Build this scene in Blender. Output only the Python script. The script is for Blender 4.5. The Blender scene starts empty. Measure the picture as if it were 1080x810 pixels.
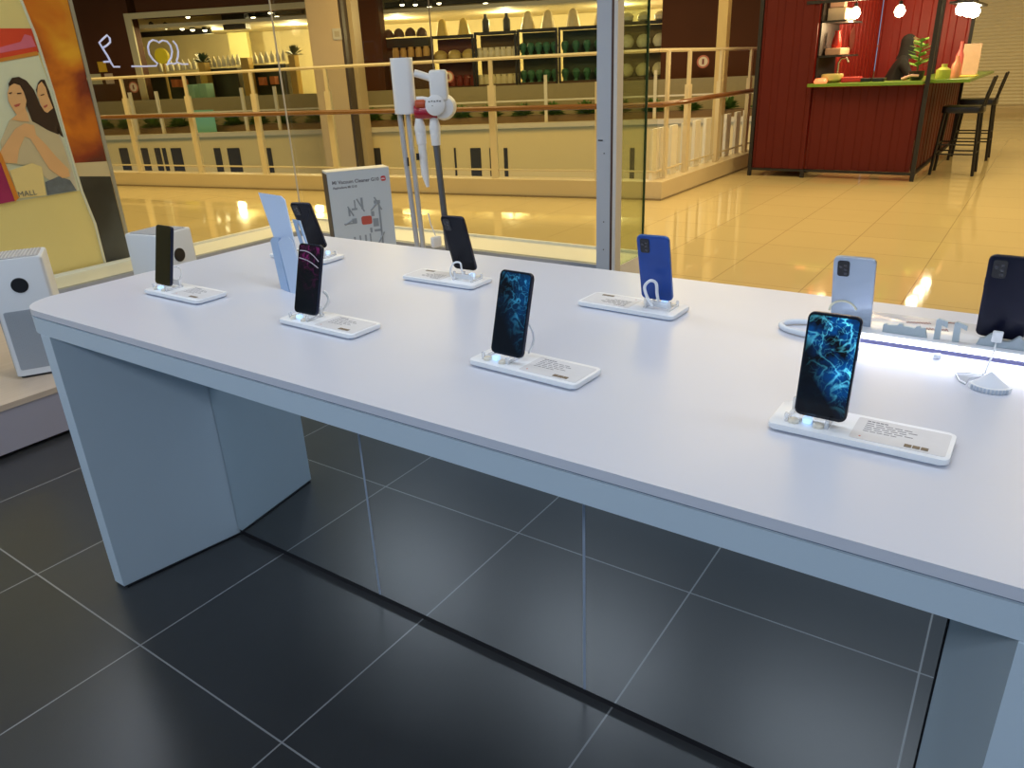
import bpy, bmesh, math, random
from mathutils import Vector, Matrix
PI = math.pi
S = bpy.context.scene
COL = S.collection
random.seed(7)

# ------------------------------------------------------------------ camera
HC = 1.43
FPX = 786.3246
RX = Vector((0.82510945, 0.56348319, -0.04100113))
UP = Vector((-0.18849488, 0.34297337, 0.92023853))
FW = Vector((-0.53260124, 0.751569, -0.38920426))
cd = bpy.data.cameras.new('camera')
cam = bpy.data.objects.new('camera', cd)
COL.objects.link(cam)
cd.sensor_width = 36
cd.lens = FPX / 1080 * 36
cd.clip_start = 0.05
cd.clip_end = 200
cam.matrix_world = Matrix(((RX.x, UP.x, -FW.x, 0), (RX.y, UP.y, -FW.y, 0), (RX.z, UP.z, -FW.z, HC), (0, 0, 0, 1)))
S.camera = cam

# ------------------------------------------------------------------ light
S.view_settings.view_transform = 'Standard'
S.view_settings.look = 'None'
S.view_settings.exposure = 0
S.view_settings.gamma = 1
S.view_settings.use_curve_mapping = False
W = bpy.data.worlds.new('world')
S.world = W
W.use_nodes = True
W.node_tree.nodes['Background'].inputs[0].default_value = (0.30, 0.48, 0.72, 1)
W.node_tree.nodes['Background'].inputs[1].default_value = 0.62


def area(name, loc, sx, sy, power, col, rot=(0, 0, 0), spread=180):
    l = bpy.data.lights.new(name, 'AREA')
    l.shape = 'RECTANGLE'
    l.size, l.size_y = sx, sy
    l.energy = power
    l.color = col
    l.spread = math.radians(spread)
    o = bpy.data.objects.new(name, l)
    o.location = loc
    o.rotation_euler = rot
    COL.objects.link(o)
    return o


COOL = (0.80, 0.88, 1.0)
WARM = (1.0, 0.76, 0.36)
for x in (-4.2, -2.4, -0.6, 1.2):
    area('unseen_shop_light', (x, 1.75, 2.88), 1.2, 0.5, 16.5, COOL)
for x in (-4.0, -2.2, -0.4, 1.4):  # row added behind the camera to brighten front faces and floor
    area('unseen_shop_light', (x, -1.6, 2.88), 1.2, 0.5, 26, COOL)
for x, y in ((-12, 5), (-7.5, 6.3), (-3, 7), (1.5, 7.5), (-2, 11), (2, 12), (4.5, 16), (-9, 3.2)):
    area('mall_ceiling_light', (x, y, 4.6), 2.6, 2.6, 125, WARM)
for x, y in ((-20, 9), (-12, 13.5), (-6, 15)):
    area('mall_ceiling_light', (x, y, 4.6), 3, 3, 300, WARM)


# ------------------------------------------------------------------ pixel rays onto real planes
def ray(px, py):
    return RX * ((px - 540) / FPX) + UP * ((405 - py) / FPX) + FW


def onx(px, py, x):
    d = ray(px, py)
    return Vector((0, 0, HC)) + d * (x / d.x)


def ony(px, py, y):
    d = ray(px, py)
    return Vector((0, 0, HC)) + d * (y / d.y)


def onz(px, py, z):
    d = ray(px, py)
    return Vector((0, 0, HC)) + d * ((z - HC) / d.z)


# ------------------------------------------------------------------ materials
MT = {}


def mat(name, col, rough=0.5, metal=0.0, noise=0.0, nscale=8, emit=None, estr=0, spec=0.5, trans=0, bump=0, alpha=1, coat=0):
    if name in MT:
        return MT[name]
    m = bpy.data.materials.new(name)
    m.use_nodes = True
    nt = m.node_tree
    b = nt.nodes['Principled BSDF']
    b.inputs['Base Color'].default_value = (*col, 1)
    b.inputs['Roughness'].default_value = rough
    b.inputs['Metallic'].default_value = metal
    b.inputs['Specular IOR Level'].default_value = spec
    b.inputs['Coat Weight'].default_value = coat
    b.inputs['Alpha'].default_value = alpha
    if trans:
        b.inputs['Transmission Weight'].default_value = trans
    if emit:
        b.inputs['Emission Color'].default_value = (*emit, 1)
        b.inputs['Emission Strength'].default_value = estr
    tc = nt.nodes.new('ShaderNodeTexCoord')
    n = nt.nodes.new('ShaderNodeTexNoise')
    n.inputs['Scale'].default_value = nscale
    n.inputs['Detail'].default_value = 4
    nt.links.new(tc.outputs['Object'], n.inputs['Vector'])
    mx = nt.nodes.new('ShaderNodeMix')
    mx.data_type = 'RGBA'
    mx.inputs[6].default_value = (*[c * (1 - noise) for c in col], 1)
    mx.inputs[7].default_value = (*[min(1, c * (1 + noise)) for c in col], 1)
    nt.links.new(n.outputs['Fac'], mx.inputs[0])
    nt.links.new(mx.outputs[2], b.inputs['Base Color'])
    if bump:
        bp = nt.nodes.new('ShaderNodeBump')
        bp.inputs['Strength'].default_value = bump
        nt.links.new(n.outputs['Fac'], bp.inputs['Height'])
        nt.links.new(bp.outputs[0], b.inputs['Normal'])
    MT[name] = m
    return m


def glass_mat(name, tint, refl=0.06):
    if name in MT:
        return MT[name]
    m = bpy.data.materials.new(name)
    m.use_nodes = True
    nt = m.node_tree
    nt.nodes.clear()
    out = nt.nodes.new('ShaderNodeOutputMaterial')
    t = nt.nodes.new('ShaderNodeBsdfTransparent')
    t.inputs[0].default_value = (*tint, 1)
    g = nt.nodes.new('ShaderNodeBsdfGlossy')
    g.inputs['Roughness'].default_value = 0.02
    fr = nt.nodes.new('ShaderNodeLayerWeight')
    fr.inputs[0].default_value = 0.25
    mm = nt.nodes.new('ShaderNodeMath')
    mm.operation = 'MULTIPLY'
    mm.inputs[1].default_value = refl * 4
    nt.links.new(fr.outputs['Fresnel'], mm.inputs[0])
    mx = nt.nodes.new('ShaderNodeMixShader')
    nt.links.new(mm.outputs[0], mx.inputs[0])
    nt.links.new(t.outputs[0], mx.inputs[1])
    nt.links.new(g.outputs[0], mx.inputs[2])
    nt.links.new(mx.outputs[0], out.inputs[0])
    MT[name] = m
    return m


def tile_mat(name, base, grout, size, ox, oy, ang, gw, rough, var, coord='Object', dark=None, stretch=(1, 1), bumpy=0.0):
    """rectangular tiles with thin grout, lines at ox + k*size, oy + k*size in a frame turned by ang"""
    m = bpy.data.materials.new(name)
    m.use_nodes = True
    nt = m.node_tree
    N, L = nt.nodes, nt.links
    b = N['Principled BSDF']
    tc = N.new('ShaderNodeTexCoord')
    mp = N.new('ShaderNodeMapping')
    mp.vector_type = 'TEXTURE'
    mp.inputs['Rotation'].default_value = (0, 0, ang)
    L.new(tc.outputs[coord], mp.inputs['Vector'])
    sp = N.new('ShaderNodeSeparateXYZ')
    L.new(mp.outputs[0], sp.inputs[0])

    def mth(op, a, bb=None, c=None):
        n = N.new('ShaderNodeMath')
        n.operation = op
        for i, v in enumerate((a, bb, c)):
            if v is None:
                continue
            if isinstance(v, (int, float)):
                n.inputs[i].default_value = v
            else:
                L.new(v, n.inputs[i])
        return n.outputs[0]
    ds, cells = [], []
    for k, o in ((0, ox), (1, oy)):
        v = mth('DIVIDE', mth('SUBTRACT', sp.outputs[k], o), size * stretch[k])
        fl = mth('FLOOR', v)
        fr = mth('SUBTRACT', v, fl)
        d = mth('MULTIPLY', mth('MINIMUM', fr, mth('SUBTRACT', 1.0, fr)), size * stretch[k])
        ds.append(d)
        cells.append(fl)
    dmin = mth('MINIMUM', ds[0], ds[1])
    isg = mth('LESS_THAN', dmin, gw / 2)
    cb = N.new('ShaderNodeCombineXYZ')
    L.new(cells[0], cb.inputs[0])
    L.new(cells[1], cb.inputs[1])
    wn = N.new('ShaderNodeTexWhiteNoise')
    L.new(cb.outputs[0], wn.inputs[0])
    ns = N.new('ShaderNodeTexNoise')
    ns.inputs['Scale'].default_value = 3.0
    ns.inputs['Detail'].default_value = 8
    ns.inputs['Roughness'].default_value = 0.65
    L.new(tc.outputs[coord], ns.inputs['Vector'])
    f = mth('ADD', mth('MULTIPLY', wn.outputs[0], 0.4), mth('MULTIPLY', ns.outputs['Fac'], 0.6))
    mx = N.new('ShaderNodeMix')
    mx.data_type = 'RGBA'
    mx.inputs[6].default_value = (*[c * (1 - var) for c in base], 1)
    mx.inputs[7].default_value = (*[c * (1 + var) for c in base], 1)
    L.new(f, mx.inputs[0])
    m2 = N.new('ShaderNodeMix')
    m2.data_type = 'RGBA'
    L.new(isg, m2.inputs[0])
    L.new(mx.outputs[2], m2.inputs[6])
    m2.inputs[7].default_value = (*grout, 1)
    L.new(m2.outputs[2], b.inputs['Base Color'])
    b.inputs['Roughness'].default_value = rough
    if bumpy:
        bp = N.new('ShaderNodeBump')
        bp.inputs['Strength'].default_value = bumpy
        bp.inputs['Distance'].default_value = 0.002
        L.new(ns.outputs['Fac'], bp.inputs['Height'])
        L.new(bp.outputs[0], b.inputs['Normal'])
    return m


def screen_mat(name, c_line, c_cloud, strength, seed, scale=3.2, dark=0.0):
    """lit phone wallpaper: branching bright veins over dark clouds"""
    m = bpy.data.materials.new(name)
    m.use_nodes = True
    nt = m.node_tree
    N, L = nt.nodes, nt.links
    b = N['Principled BSDF']
    b.inputs['Base Color'].default_value = (0.004, 0.004, 0.006, 1)
    b.inputs['Roughness'].default_value = 0.12
    b.inputs['Specular IOR Level'].default_value = 0.25
    tc = N.new('ShaderNodeTexCoord')
    mp = N.new('ShaderNodeMapping')
    mp.inputs['Location'].default_value = (seed, seed * 0.3, seed)
    mp.inputs['Scale'].default_value = (1.0, 1.0, 2.1)
    L.new(tc.outputs['Generated'], mp.inputs['Vector'])

    def noise(sc, det, dist):
        n = N.new('ShaderNodeTexNoise')
        n.inputs['Scale'].default_value = sc
        n.inputs['Detail'].default_value = det
        n.inputs['Distortion'].default_value = dist
        L.new(mp.outputs[0], n.inputs['Vector'])
        return n.outputs['Fac']

    def mth(op, a, bb=None):
        n = N.new('ShaderNodeMath')
        n.operation = op
        for i, v in enumerate((a, bb)):
            if v is None:
                continue
            if isinstance(v, (int, float)):
                n.inputs[i].default_value = v
            else:
                L.new(v, n.inputs[i])
        return n.outputs[0]

    def ramp(v, a, bb):
        n = N.new('ShaderNodeMapRange')
        n.inputs[1].default_value = a
        n.inputs[2].default_value = bb
        L.new(v, n.inputs[0])
        return n.outputs[0]
    v1 = ramp(mth('ABSOLUTE', mth('SUBTRACT', noise(scale, 3, 0.6), 0.5)), 0.035, 0.0)
    v2 = ramp(mth('ABSOLUTE', mth('SUBTRACT', noise(scale * 1.7, 2, 0.9), 0.5)), 0.02, 0.0)
    cl = ramp(noise(scale * 0.55, 5, 0.2), 0.44 + dark, 0.72)
    hue = ramp(noise(scale * 1.3, 4, 0.2), 0.4, 0.75)
    sg_ = N.new('ShaderNodeSeparateXYZ')
    L.new(tc.outputs['Generated'], sg_.inputs[0])
    mask = ramp(mth('ADD', sg_.outputs[2], mth('MULTIPLY', sg_.outputs[0], 0.6)), 0.50, 1.15)
    mask = mth('ADD', mth('MULTIPLY', mask, 0.99), 0.01)
    cl = mth('MULTIPLY', cl, mth('POWER', mask, 1.1))
    line = mth('MULTIPLY', mth('MULTIPLY', mth('ADD', v1, mth('MULTIPLY', v2, 0.5)), mth('ADD', cl, 0.12)), mth('POWER', mask, 1.0))
    mx = N.new('ShaderNodeMix')
    mx.data_type = 'RGBA'
    mx.inputs[6].default_value = (*[c * 0.45 for c in c_cloud], 1)
    mx.inputs[7].default_value = (*c_cloud, 1)
    L.new(hue, mx.inputs[0])
    v = N.new('ShaderNodeVectorMath')
    v.operation = 'SCALE'
    L.new(mx.outputs[2], v.inputs[0])
    L.new(cl, v.inputs['Scale'])
    v2_ = N.new('ShaderNodeVectorMath')
    v2_.operation = 'SCALE'
    v2_.inputs[0].default_value = c_line
    L.new(line, v2_.inputs['Scale'])
    ad = N.new('ShaderNodeVectorMath')
    ad.operation = 'ADD'
    L.new(v.outputs[0], ad.inputs[0])
    L.new(v2_.outputs[0], ad.inputs[1])
    L.new(ad.outputs[0], b.inputs['Emission Color'])
    b.inputs['Emission Strength'].default_value = strength
    return m


def wood_mat(name, c1, c2, rough=0.45):
    m = bpy.data.materials.new(name)
    m.use_nodes = True
    nt = m.node_tree
    N, L = nt.nodes, nt.links
    b = N['Principled BSDF']
    tc = N.new('ShaderNodeTexCoord')
    mp = N.new('ShaderNodeMapping')
    mp.inputs['Scale'].default_value = (14, 1.2, 14)
    L.new(tc.outputs['Object'], mp.inputs[0])
    n = N.new('ShaderNodeTexNoise')
    n.inputs['Scale'].default_value = 2.5
    n.inputs['Detail'].default_value = 7
    L.new(mp.outputs[0], n.inputs[0])
    mx = N.new('ShaderNodeMix')
    mx.data_type = 'RGBA'
    mx.inputs[6].default_value = (*c1, 1)
    mx.inputs[7].default_value = (*c2, 1)
    L.new(n.outputs['Fac'], mx.inputs[0])
    L.new(mx.outputs[2], b.inputs['Base Color'])
    b.inputs['Roughness'].default_value = rough
    return m


def blotch_mat(name, cols, scale, rough=0.5):
    """printed photograph of food: soft blotches through a colour ramp"""
    m = bpy.data.materials.new(name)
    m.use_nodes = True
    nt = m.node_tree
    N, L = nt.nodes, nt.links
    b = N['Principled BSDF']
    tc = N.new('ShaderNodeTexCoord')
    n = N.new('ShaderNodeTexNoise')
    n.inputs['Scale'].default_value = scale
    n.inputs['Detail'].default_value = 5
    n.inputs['Distortion'].default_value = 0.4
    L.new(tc.outputs['Object'], n.inputs[0])
    r = N.new('ShaderNodeValToRGB')
    el = r.color_ramp.elements
    while len(el) < len(cols):
        el.new(0.5)
    for i, c in enumerate(cols):
        el[i].position = 0.3 + 0.4 * i / (len(cols) - 1)
        el[i].color = (*c, 1)
    L.new(n.outputs['Fac'], r.inputs[0])
    L.new(r.outputs[0], b.inputs['Base Color'])
    b.inputs['Roughness'].default_value = rough
    return m


# ------------------------------------------------------------------ mesh helpers
def box(bm, c, s, rz=0, bev=0, taper=None):
    M = Matrix.Translation(c) @ Matrix.Rotation(rz, 4, 'Z') @ Matrix.Diagonal((s[0], s[1], s[2], 1))
    r = bmesh.ops.create_cube(bm, size=1, matrix=M)
    vs = r['verts']
    if taper:
        for v in vs:
            if v.co.z < c[2]:
                v.co.x = c[0] + (v.co.x - c[0]) * taper
                v.co.y = c[1] + (v.co.y - c[1]) * taper
    if bev:
        es = list({e for v in vs for e in v.link_edges})
        bmesh.ops.bevel(bm, geom=es, offset=bev, segments=3, affect='EDGES', profile=0.5)
    return bm


def bb(bm, x0, x1, y0, y1, z0, z1, bev=0):
    return box(bm, ((x0 + x1) / 2, (y0 + y1) / 2, (z0 + z1) / 2), (abs(x1 - x0), abs(y1 - y0), abs(z1 - z0)), 0, bev)


def rrect(w, h, r, seg=5, cx=0, cy=0):
    pts = []
    for (sx, sy, a0) in ((1, 1, 0), (-1, 1, 90), (-1, -1, 180), (1, -1, 270)):
        for k in range(seg + 1):
            a = math.radians(a0 + 90 * k / seg)
            pts.append((cx + sx * (w / 2 - r) + r * math.cos(a), cy + sy * (h / 2 - r) + r * math.sin(a)))
    return pts


def prism(bm, pts, a, b, axis='z', bev=0):
    """polygon pts extruded from a to b along axis; pts are (x,y), (x,z) or (y,z)"""
    def P(p, t):
        return {'z': (p[0], p[1], t), 'y': (p[0], t, p[1]), 'x': (t, p[0], p[1])}[axis]
    lo = [bm.verts.new(P(p, a)) for p in pts]
    hi = [bm.verts.new(P(p, b)) for p in pts]
    n = len(pts)
    f1 = bm.faces.new(lo)
    f2 = bm.faces.new(hi)
    for i in range(n):
        bm.faces.new((lo[i], lo[(i + 1) % n], hi[(i + 1) % n], hi[i]))
    if bev:
        es = list(f1.edges) + list(f2.edges)
        bmesh.ops.bevel(bm, geom=es, offset=bev, segments=2, affect='EDGES', profile=0.5)
    return bm


def slab(bm, P3, th):
    """planar polygon given in 3D, given thickness along its normal"""
    P3 = [Vector(p) for p in P3]
    n = Vector((0, 0, 0))
    for i in range(len(P3)):
        a, b_ = P3[i], P3[(i + 1) % len(P3)]
        n += a.cross(b_)
    n.normalize()
    lo = [bm.verts.new(p) for p in P3]
    hi = [bm.verts.new(p + n * th) for p in P3]
    k = len(P3)
    bm.faces.new(lo)
    bm.faces.new(hi)
    for i in range(k):
        bm.faces.new((lo[i], lo[(i + 1) % k], hi[(i + 1) % k], hi[i]))
    return bm


def tube(bm, path, r, seg=8, closed=False):
    path = [Vector(p) for p in path]
    n = len(path)
    rs = r if isinstance(r, (list, tuple)) else [r] * n
    rings = []
    up0 = None
    for i, p in enumerate(path):
        if closed:
            t = path[(i + 1) % n] - path[i - 1]
        else:
            t = path[min(i + 1, n - 1)] - path[max(i - 1, 0)]
        t.normalize()
        if up0 is None:
            ref = Vector((0, 0, 1)) if abs(t.z) < 0.9 else Vector((1, 0, 0))
        else:
            ref = up0
        s = t.cross(ref)
        if s.length < 1e-6:
            s = t.cross(Vector((0, 1, 0)))
        s.normalize()
        u = s.cross(t)
        up0 = u
        rings.append([bm.verts.new(p + (s * math.cos(2 * PI * k / seg) + u * math.sin(2 * PI * k / seg)) * rs[i]) for k in range(seg)])
    for i in range(n if closed else n - 1):
        a, b_ = rings[i], rings[(i + 1) % n]
        for k in range(seg):
            bm.faces.new((a[k], a[(k + 1) % seg], b_[(k + 1) % seg], b_[k]))
    if not closed:
        bm.faces.new(rings[0])
        bm.faces.new(rings[-1][::-1])
    return bm


def lathe(bm, prof, c=(0, 0, 0), seg=20, M=None):
    """prof: list of (radius, z)"""
    rings = []
    for r, z in prof:
        ring = []
        for k in range(seg):
            a = 2 * PI * k / seg
            v = Vector((max(r, 1e-4) * math.cos(a), max(r, 1e-4) * math.sin(a), z))
            if M:
                v = M @ v
            ring.append(bm.verts.new(v + Vector(c)))
        rings.append(ring)
    for i in range(len(rings) - 1):
        for k in range(seg):
            bm.faces.new((rings[i][k], rings[i][(k + 1) % seg], rings[i + 1][(k + 1) % seg], rings[i + 1][k]))
    bm.faces.new(rings[0][::-1])
    bm.faces.new(rings[-1])
    return bm


def NB():
    return bmesh.new()


def obj(name, bm, m, parent=None, smooth=False, **kw):
    bmesh.ops.recalc_face_normals(bm, faces=bm.faces)
    me = bpy.data.meshes.new(name)
    bm.to_mesh(me)
    bm.free()
    if isinstance(m, (list, tuple)):
        for q in m:
            me.materials.append(q)
    else:
        me.materials.append(m)
    if smooth:
        for p in me.polygons:
            p.use_smooth = True
        try:
            me.set_sharp_from_angle(angle=math.radians(38))
        except Exception:
            pass
    o = bpy.data.objects.new(name, me)
    COL.objects.link(o)
    o.parent = parent
    for k, v in kw.items():
        o[k] = v
    return o


def tag(o, label, cat, group=None, kind=None):
    o['label'] = label
    o['category'] = cat
    if group:
        o['group'] = group
    if kind:
        o['kind'] = kind
    return o


def thing(name, label, cat, loc=(0, 0, 0), rz=0, group=None):
    o = bpy.data.objects.new(name, None)
    o.empty_display_size = 0.05
    COL.objects.link(o)
    o.location = loc
    o.rotation_euler = (0, 0, rz)
    return tag(o, label, cat, group)


def struct(name, bm, m, parent=None, smooth=False):
    o = obj(name, bm, m, parent, smooth)
    if parent is None:
        o['kind'] = 'structure'
    return o


def dup(root, loc, rz=0, label=None, group=None, name=None):
    r = root.copy()
    COL.objects.link(r)
    r.location = loc
    r.rotation_euler = (0, 0, rz)
    if label:
        r['label'] = label
    if group:
        r['group'] = group
    for ch in list(root.children):
        c = ch.copy()
        COL.objects.link(c)
        c.parent = r
        for g in ch.children:
            d = g.copy()
            COL.objects.link(d)
            d.parent = c
    return r


def text_bm(body, size, M, depth=0.0006, bold=0.0, shear=0):
    cu = bpy.data.curves.new('lettering', 'FONT')
    cu.body = body
    cu.size = size
    cu.extrude = depth
    cu.offset = bold
    cu.shear = shear
    cu.align_x = 'LEFT'
    o = bpy.data.objects.new('lettering', cu)
    COL.objects.link(o)
    dg = bpy.context.evaluated_depsgraph_get()
    me = bpy.data.meshes.new_from_object(o.evaluated_get(dg))
    bpy.data.objects.remove(o)
    me.transform(M)
    bm = bmesh.new()
    bm.from_mesh(me)
    bpy.data.meshes.remove(me)
    return bm


# ------------------------------------------------------------------ shared materials
M_white = mat('white_plastic', (0.86, 0.88, 0.90), 0.35)
M_table = mat('table_laminate', (0.62, 0.64, 0.71), 0.30, spec=0.45, noise=0.01, nscale=3)
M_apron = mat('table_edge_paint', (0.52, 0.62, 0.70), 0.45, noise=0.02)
M_black = mat('black_plastic', (0.012, 0.012, 0.015), 0.3)
M_blackmetal = mat('black_painted_steel', (0.012, 0.011, 0.011), 0.5)
M_cream = mat('cream_painted_metal', (0.72, 0.62, 0.42), 0.4, noise=0.04)
M_grey = mat('grey_aluminium', (0.36, 0.40, 0.47), 0.45, metal=0.2)
M_glass = glass_mat('window_glass', (0.93, 0.94, 0.90), 0.05)
M_glassg = glass_mat('greenish_glass', (0.80, 0.86, 0.74), 0.06)
M_acryl = glass_mat('clear_acrylic', (0.93, 0.95, 0.97), 0.16)
M_clip = mat('milky_clear_acrylic', (0.85, 0.88, 0.92), 0.15, alpha=0.45)
M_edge = mat('dark_glass_edge', (0.05, 0.10, 0.06), 0.2)
M_joint = mat('glass_joint_seal', (0.50, 0.48, 0.42), 0.4)

# ------------------------------------------------------------------ floors
D = -0.0077446
shop_tile = tile_mat('dark_slate_tiles', (0.040, 0.042, 0.045), (0.26, 0.27, 0.28), 0.6, -0.622, 0.711, D, 0.0045, 0.30, 0.30, bumpy=0.25)
mall_tile = tile_mat('polished_beige_tiles', (0.67, 0.54, 0.28), (0.42, 0.32, 0.16), 0.61, -1.78, 0.15, 0, 0.006, 0.05, 0.05)
bm = NB()
bb(bm, -5.33, 3.0, -3.0, 4.52, -0.05, 0)
struct('floor', bm, shop_tile)
bm = NB()
FC = [(-40, 4.52), (3.0, 4.52), (3.0, -3), (9, -3), (9, 23), (-3.46, 23), (-3.46, 7.93), (-11.58, 6.43), (-34, 2.2), (-40, 2.0)]
prism(bm, [(-5.33, -3), (-5.33, 4.52), (3.0, 4.52), (3.0, -3), (9, -3), (9, 23), (-3.46, 23), (-3.46, 7.93), (-11.58, 6.43), (-30, 2.98), (-30, -3)], -0.05, 0.0)
struct('floor_mall', bm, mall_tile)

# shop ceiling and far side of the shop (behind the camera) keep the light in
ceil = mat('ceiling_paint', (0.6, 0.62, 0.64), 0.8)
bm = NB()
bb(bm, -5.33, 3.0, -3.0, 4.52, 2.95, 3.05)
struct('ceiling', bm, ceil)
bm = NB()
bb(bm, -40, 9, -3, 26, 5.0, 5.1)
struct('ceiling_mall', bm, mat('mall_ceiling_paint', (0.30, 0.24, 0.16), 0.8))
bm = NB()
bb(bm, 9, 9.1, -3, 23, 0, 5)
struct('wall_right', bm, mat('mall_wall_paint', (0.5, 0.40, 0.25), 0.7))

bm = NB()
bb(bm, -30.2, -30.1, -3, 26, -4.5, 5)
struct('wall_added_left', bm, mat('mall_wall_paint', (0.5, 0.40, 0.25), 0.7))  # unseen wall added to keep bluish world light out of the mall
bm = NB()
bb(bm, -30, -5.98, -3.1, -3.0, 0, 5)
bb(bm, 3.1, 9, -3.1, -3.0, 0, 5)
struct('wall_added_front', bm, mat('mall_wall_paint', (0.5, 0.40, 0.25), 0.7))  # also added out of view, closes the mall against world light
bm = NB()
bb(bm, 3.0, 3.1, -3.0, 4.0, 0, 5)
bb(bm, -5.33, 3.0, 4.42, 4.49, 2.951, 5)
struct('wall_shop_right', bm, mat('shop_wall_paint', (0.6, 0.62, 0.64), 0.7))

# ------------------------------------------------------------------ display platform behind and left of the table
wood = wood_mat('light_oak', (0.50, 0.40, 0.31), (0.60, 0.50, 0.40))
lilac = mat('lilac_grey_paint', (0.36, 0.35, 0.42), 0.55, noise=0.02)
plat = thing('display_platform', 'low oak-topped display platform with lilac-grey sides along the shop window', 'platform', (-4.2, 1.2, 0))
L_shape = [(-4.92, -2.5), (-3.38, -2.5), (-3.38, 2.6), (-2.45, 2.6), (-2.45, 4.07), (-4.92, 4.07)]
bm = NB()
prism(bm, [(x + 4.2, y - 1.2) for x, y in L_shape], 0.205, 0.23)
obj('top', bm, wood, plat)
bm = NB()
prism(bm, [(x + 4.2, y - 1.2) for x, y in [(-4.92, -2.49), (-3.385, -2.49), (-3.385, 2.605), (-2.455, 2.605), (-2.455, 4.07), (-4.92, 4.07)]], 0.02, 0.2049)
obj('side_panel', bm, lilac, plat)
bm = NB()
prism(bm, [(x + 4.2, y - 1.2) for x, y in [(-4.9, -2.46), (-3.42, -2.46), (-3.42, 2.64), (-2.49, 2.64), (-2.49, 4.05), (-4.9, 4.05)]], 0.0, 0.0199)
obj('plinth', bm, M_black, plat)

# ------------------------------------------------------------------ window: frame, sill, panes
IX, IY, OX, OY = -4.93, 4.09, -5.33, 4.49
win = NB()
bb(win, IX - 0.03, IX + 0.01, -2.8, IY, 0.0, 0.275)
bb(win, IX, -2.191, IY - 0.02, IY + 0.03, 0.0, 0.275)
struct('trim_1', win, M_grey)
bm = NB()
bb(bm, OX, IX - 0.03, -2.8, OY, 0.0, 0.27)
bb(bm, IX - 0.03, -2.065, IY + 0.03, OY, 0.0, 0.27)
bb(bm, OX, OX + 0.02, -2.8, OY, 0.2701, 0.288)
bb(bm, OX + 0.02, -2.1, OY - 0.02, OY, 0.2701, 0.288)
struct('trim_2', bm, mat('white_sill', (0.93, 0.93, 0.93), 0.4, noise=0.02))
# grey post with brown and white strips
bm = NB()
bb(bm, -2.191, -2.100, IY - 0.03, IY + 0.05, 0.0, 2.95)
post = struct('trim_3', bm, mat('bluish_grey_post', (0.52, 0.57, 0.65), 0.5, noise=0.02))
bm = NB()
bb(bm, -2.0999, -2.084, IY - 0.028, IY + 0.045, 0.0, 2.95)
struct('trim_4', bm, mat('brown_seal', (0.10, 0.05, 0.035), 0.5))
bm = NB()
bb(bm, -2.0839, -2.062, IY - 0.03, IY + 0.045, 0.0, 2.95)
struct('trim_5', bm, mat('pale_post_strip', (0.74, 0.72, 0.68), 0.5))
bm = NB()
bb(bm, -2.18, -2.15, IY - 0.0335, IY - 0.0302, 1.02, 1.026)
for pz in (0.55, 0.95, 0.38):
    box(bm, (-2.14, IY - 0.032, pz), (0.006, 0.003, 0.006))
struct('trim_6', bm, M_black)

w1 = NB()
bb(w1, IX - 0.012, IX, -2.8, IY - 0.002, 0.2755, 2.95)
struct('window_1', w1, M_glass)
w2 = NB()
bb(w2, IX + 0.001, -2.192, IY, IY + 0.012, 0.2755, 2.95)
struct('window_2', w2, M_glass)
w3 = NB()
bb(w3, -2.082, -2.070, IY + 0.051, OY - 0.012, 0.2702, 2.95)
struct('window_3', w3, M_glassg)
bm = NB()
bb(bm, -2.083, -2.069, OY - 0.0119, OY - 0.002, 0.2702, 2.95)
struct('trim_7', bm, M_edge)
bm = NB()
bb(bm, IX + 0.0005, IX + 0.008, IY - 0.012, IY - 0.0005, 0.276, 2.95)
jx = ony(452, 0, IY).x
struct('trim_8', bm, M_joint)
bm = NB()
bb(bm, jx - 0.004, jx + 0.004, IY - 0.004, IY - 0.0005, 0.276, 2.95)
struct('trim_9', bm, mat('brown_joint_seal', (0.22, 0.16, 0.10), 0.4))

# ------------------------------------------------------------------ table
TX0, TX1, TY0, TY1 = -2.255, 0.235, 0.841, 1.866
table = thing('display_table', 'long white display table with portal legs and a mirrored centre panel', 'table', (-1.01, 1.353, 0))
tcx, tcy = -1.01, 1.353


def T(pts):
    return [(x - tcx, y - tcy) for x, y in pts]


top = T(rrect(TX1 - TX0, TY1 - TY0, 0.11, 10, (TX0 + TX1) / 2, (TY0 + TY1) / 2))
bm = NB()
prism(bm, top, 0.873, 0.89, bev=0.0025)
obj('tabletop', bm, M_table, table, True)
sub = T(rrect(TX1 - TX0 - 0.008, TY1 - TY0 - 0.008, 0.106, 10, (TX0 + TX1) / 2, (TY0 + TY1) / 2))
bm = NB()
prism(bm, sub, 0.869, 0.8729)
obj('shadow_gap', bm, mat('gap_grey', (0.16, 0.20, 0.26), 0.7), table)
bm = NB()
prism(bm, top, 0.823, 0.8689, bev=0.002)
obj('apron', bm, M_apron, table, True)


def leg_pts(sgn):
    # plan: wide at front and back, pinched at the middle; sgn -1 = left
    pts = [(-1.137, -0.512), (-1.142, -0.506), (-1.142, -0.35), (-1.10, 0), (-1.142, 0.35), (-1.142, 0.512), (-1.087, 0.512), (-1.025, 0.135), (-1.025, -0.135), (-1.087, -0.512)]
    return [(x * -sgn, y) for x, y in pts]


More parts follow.
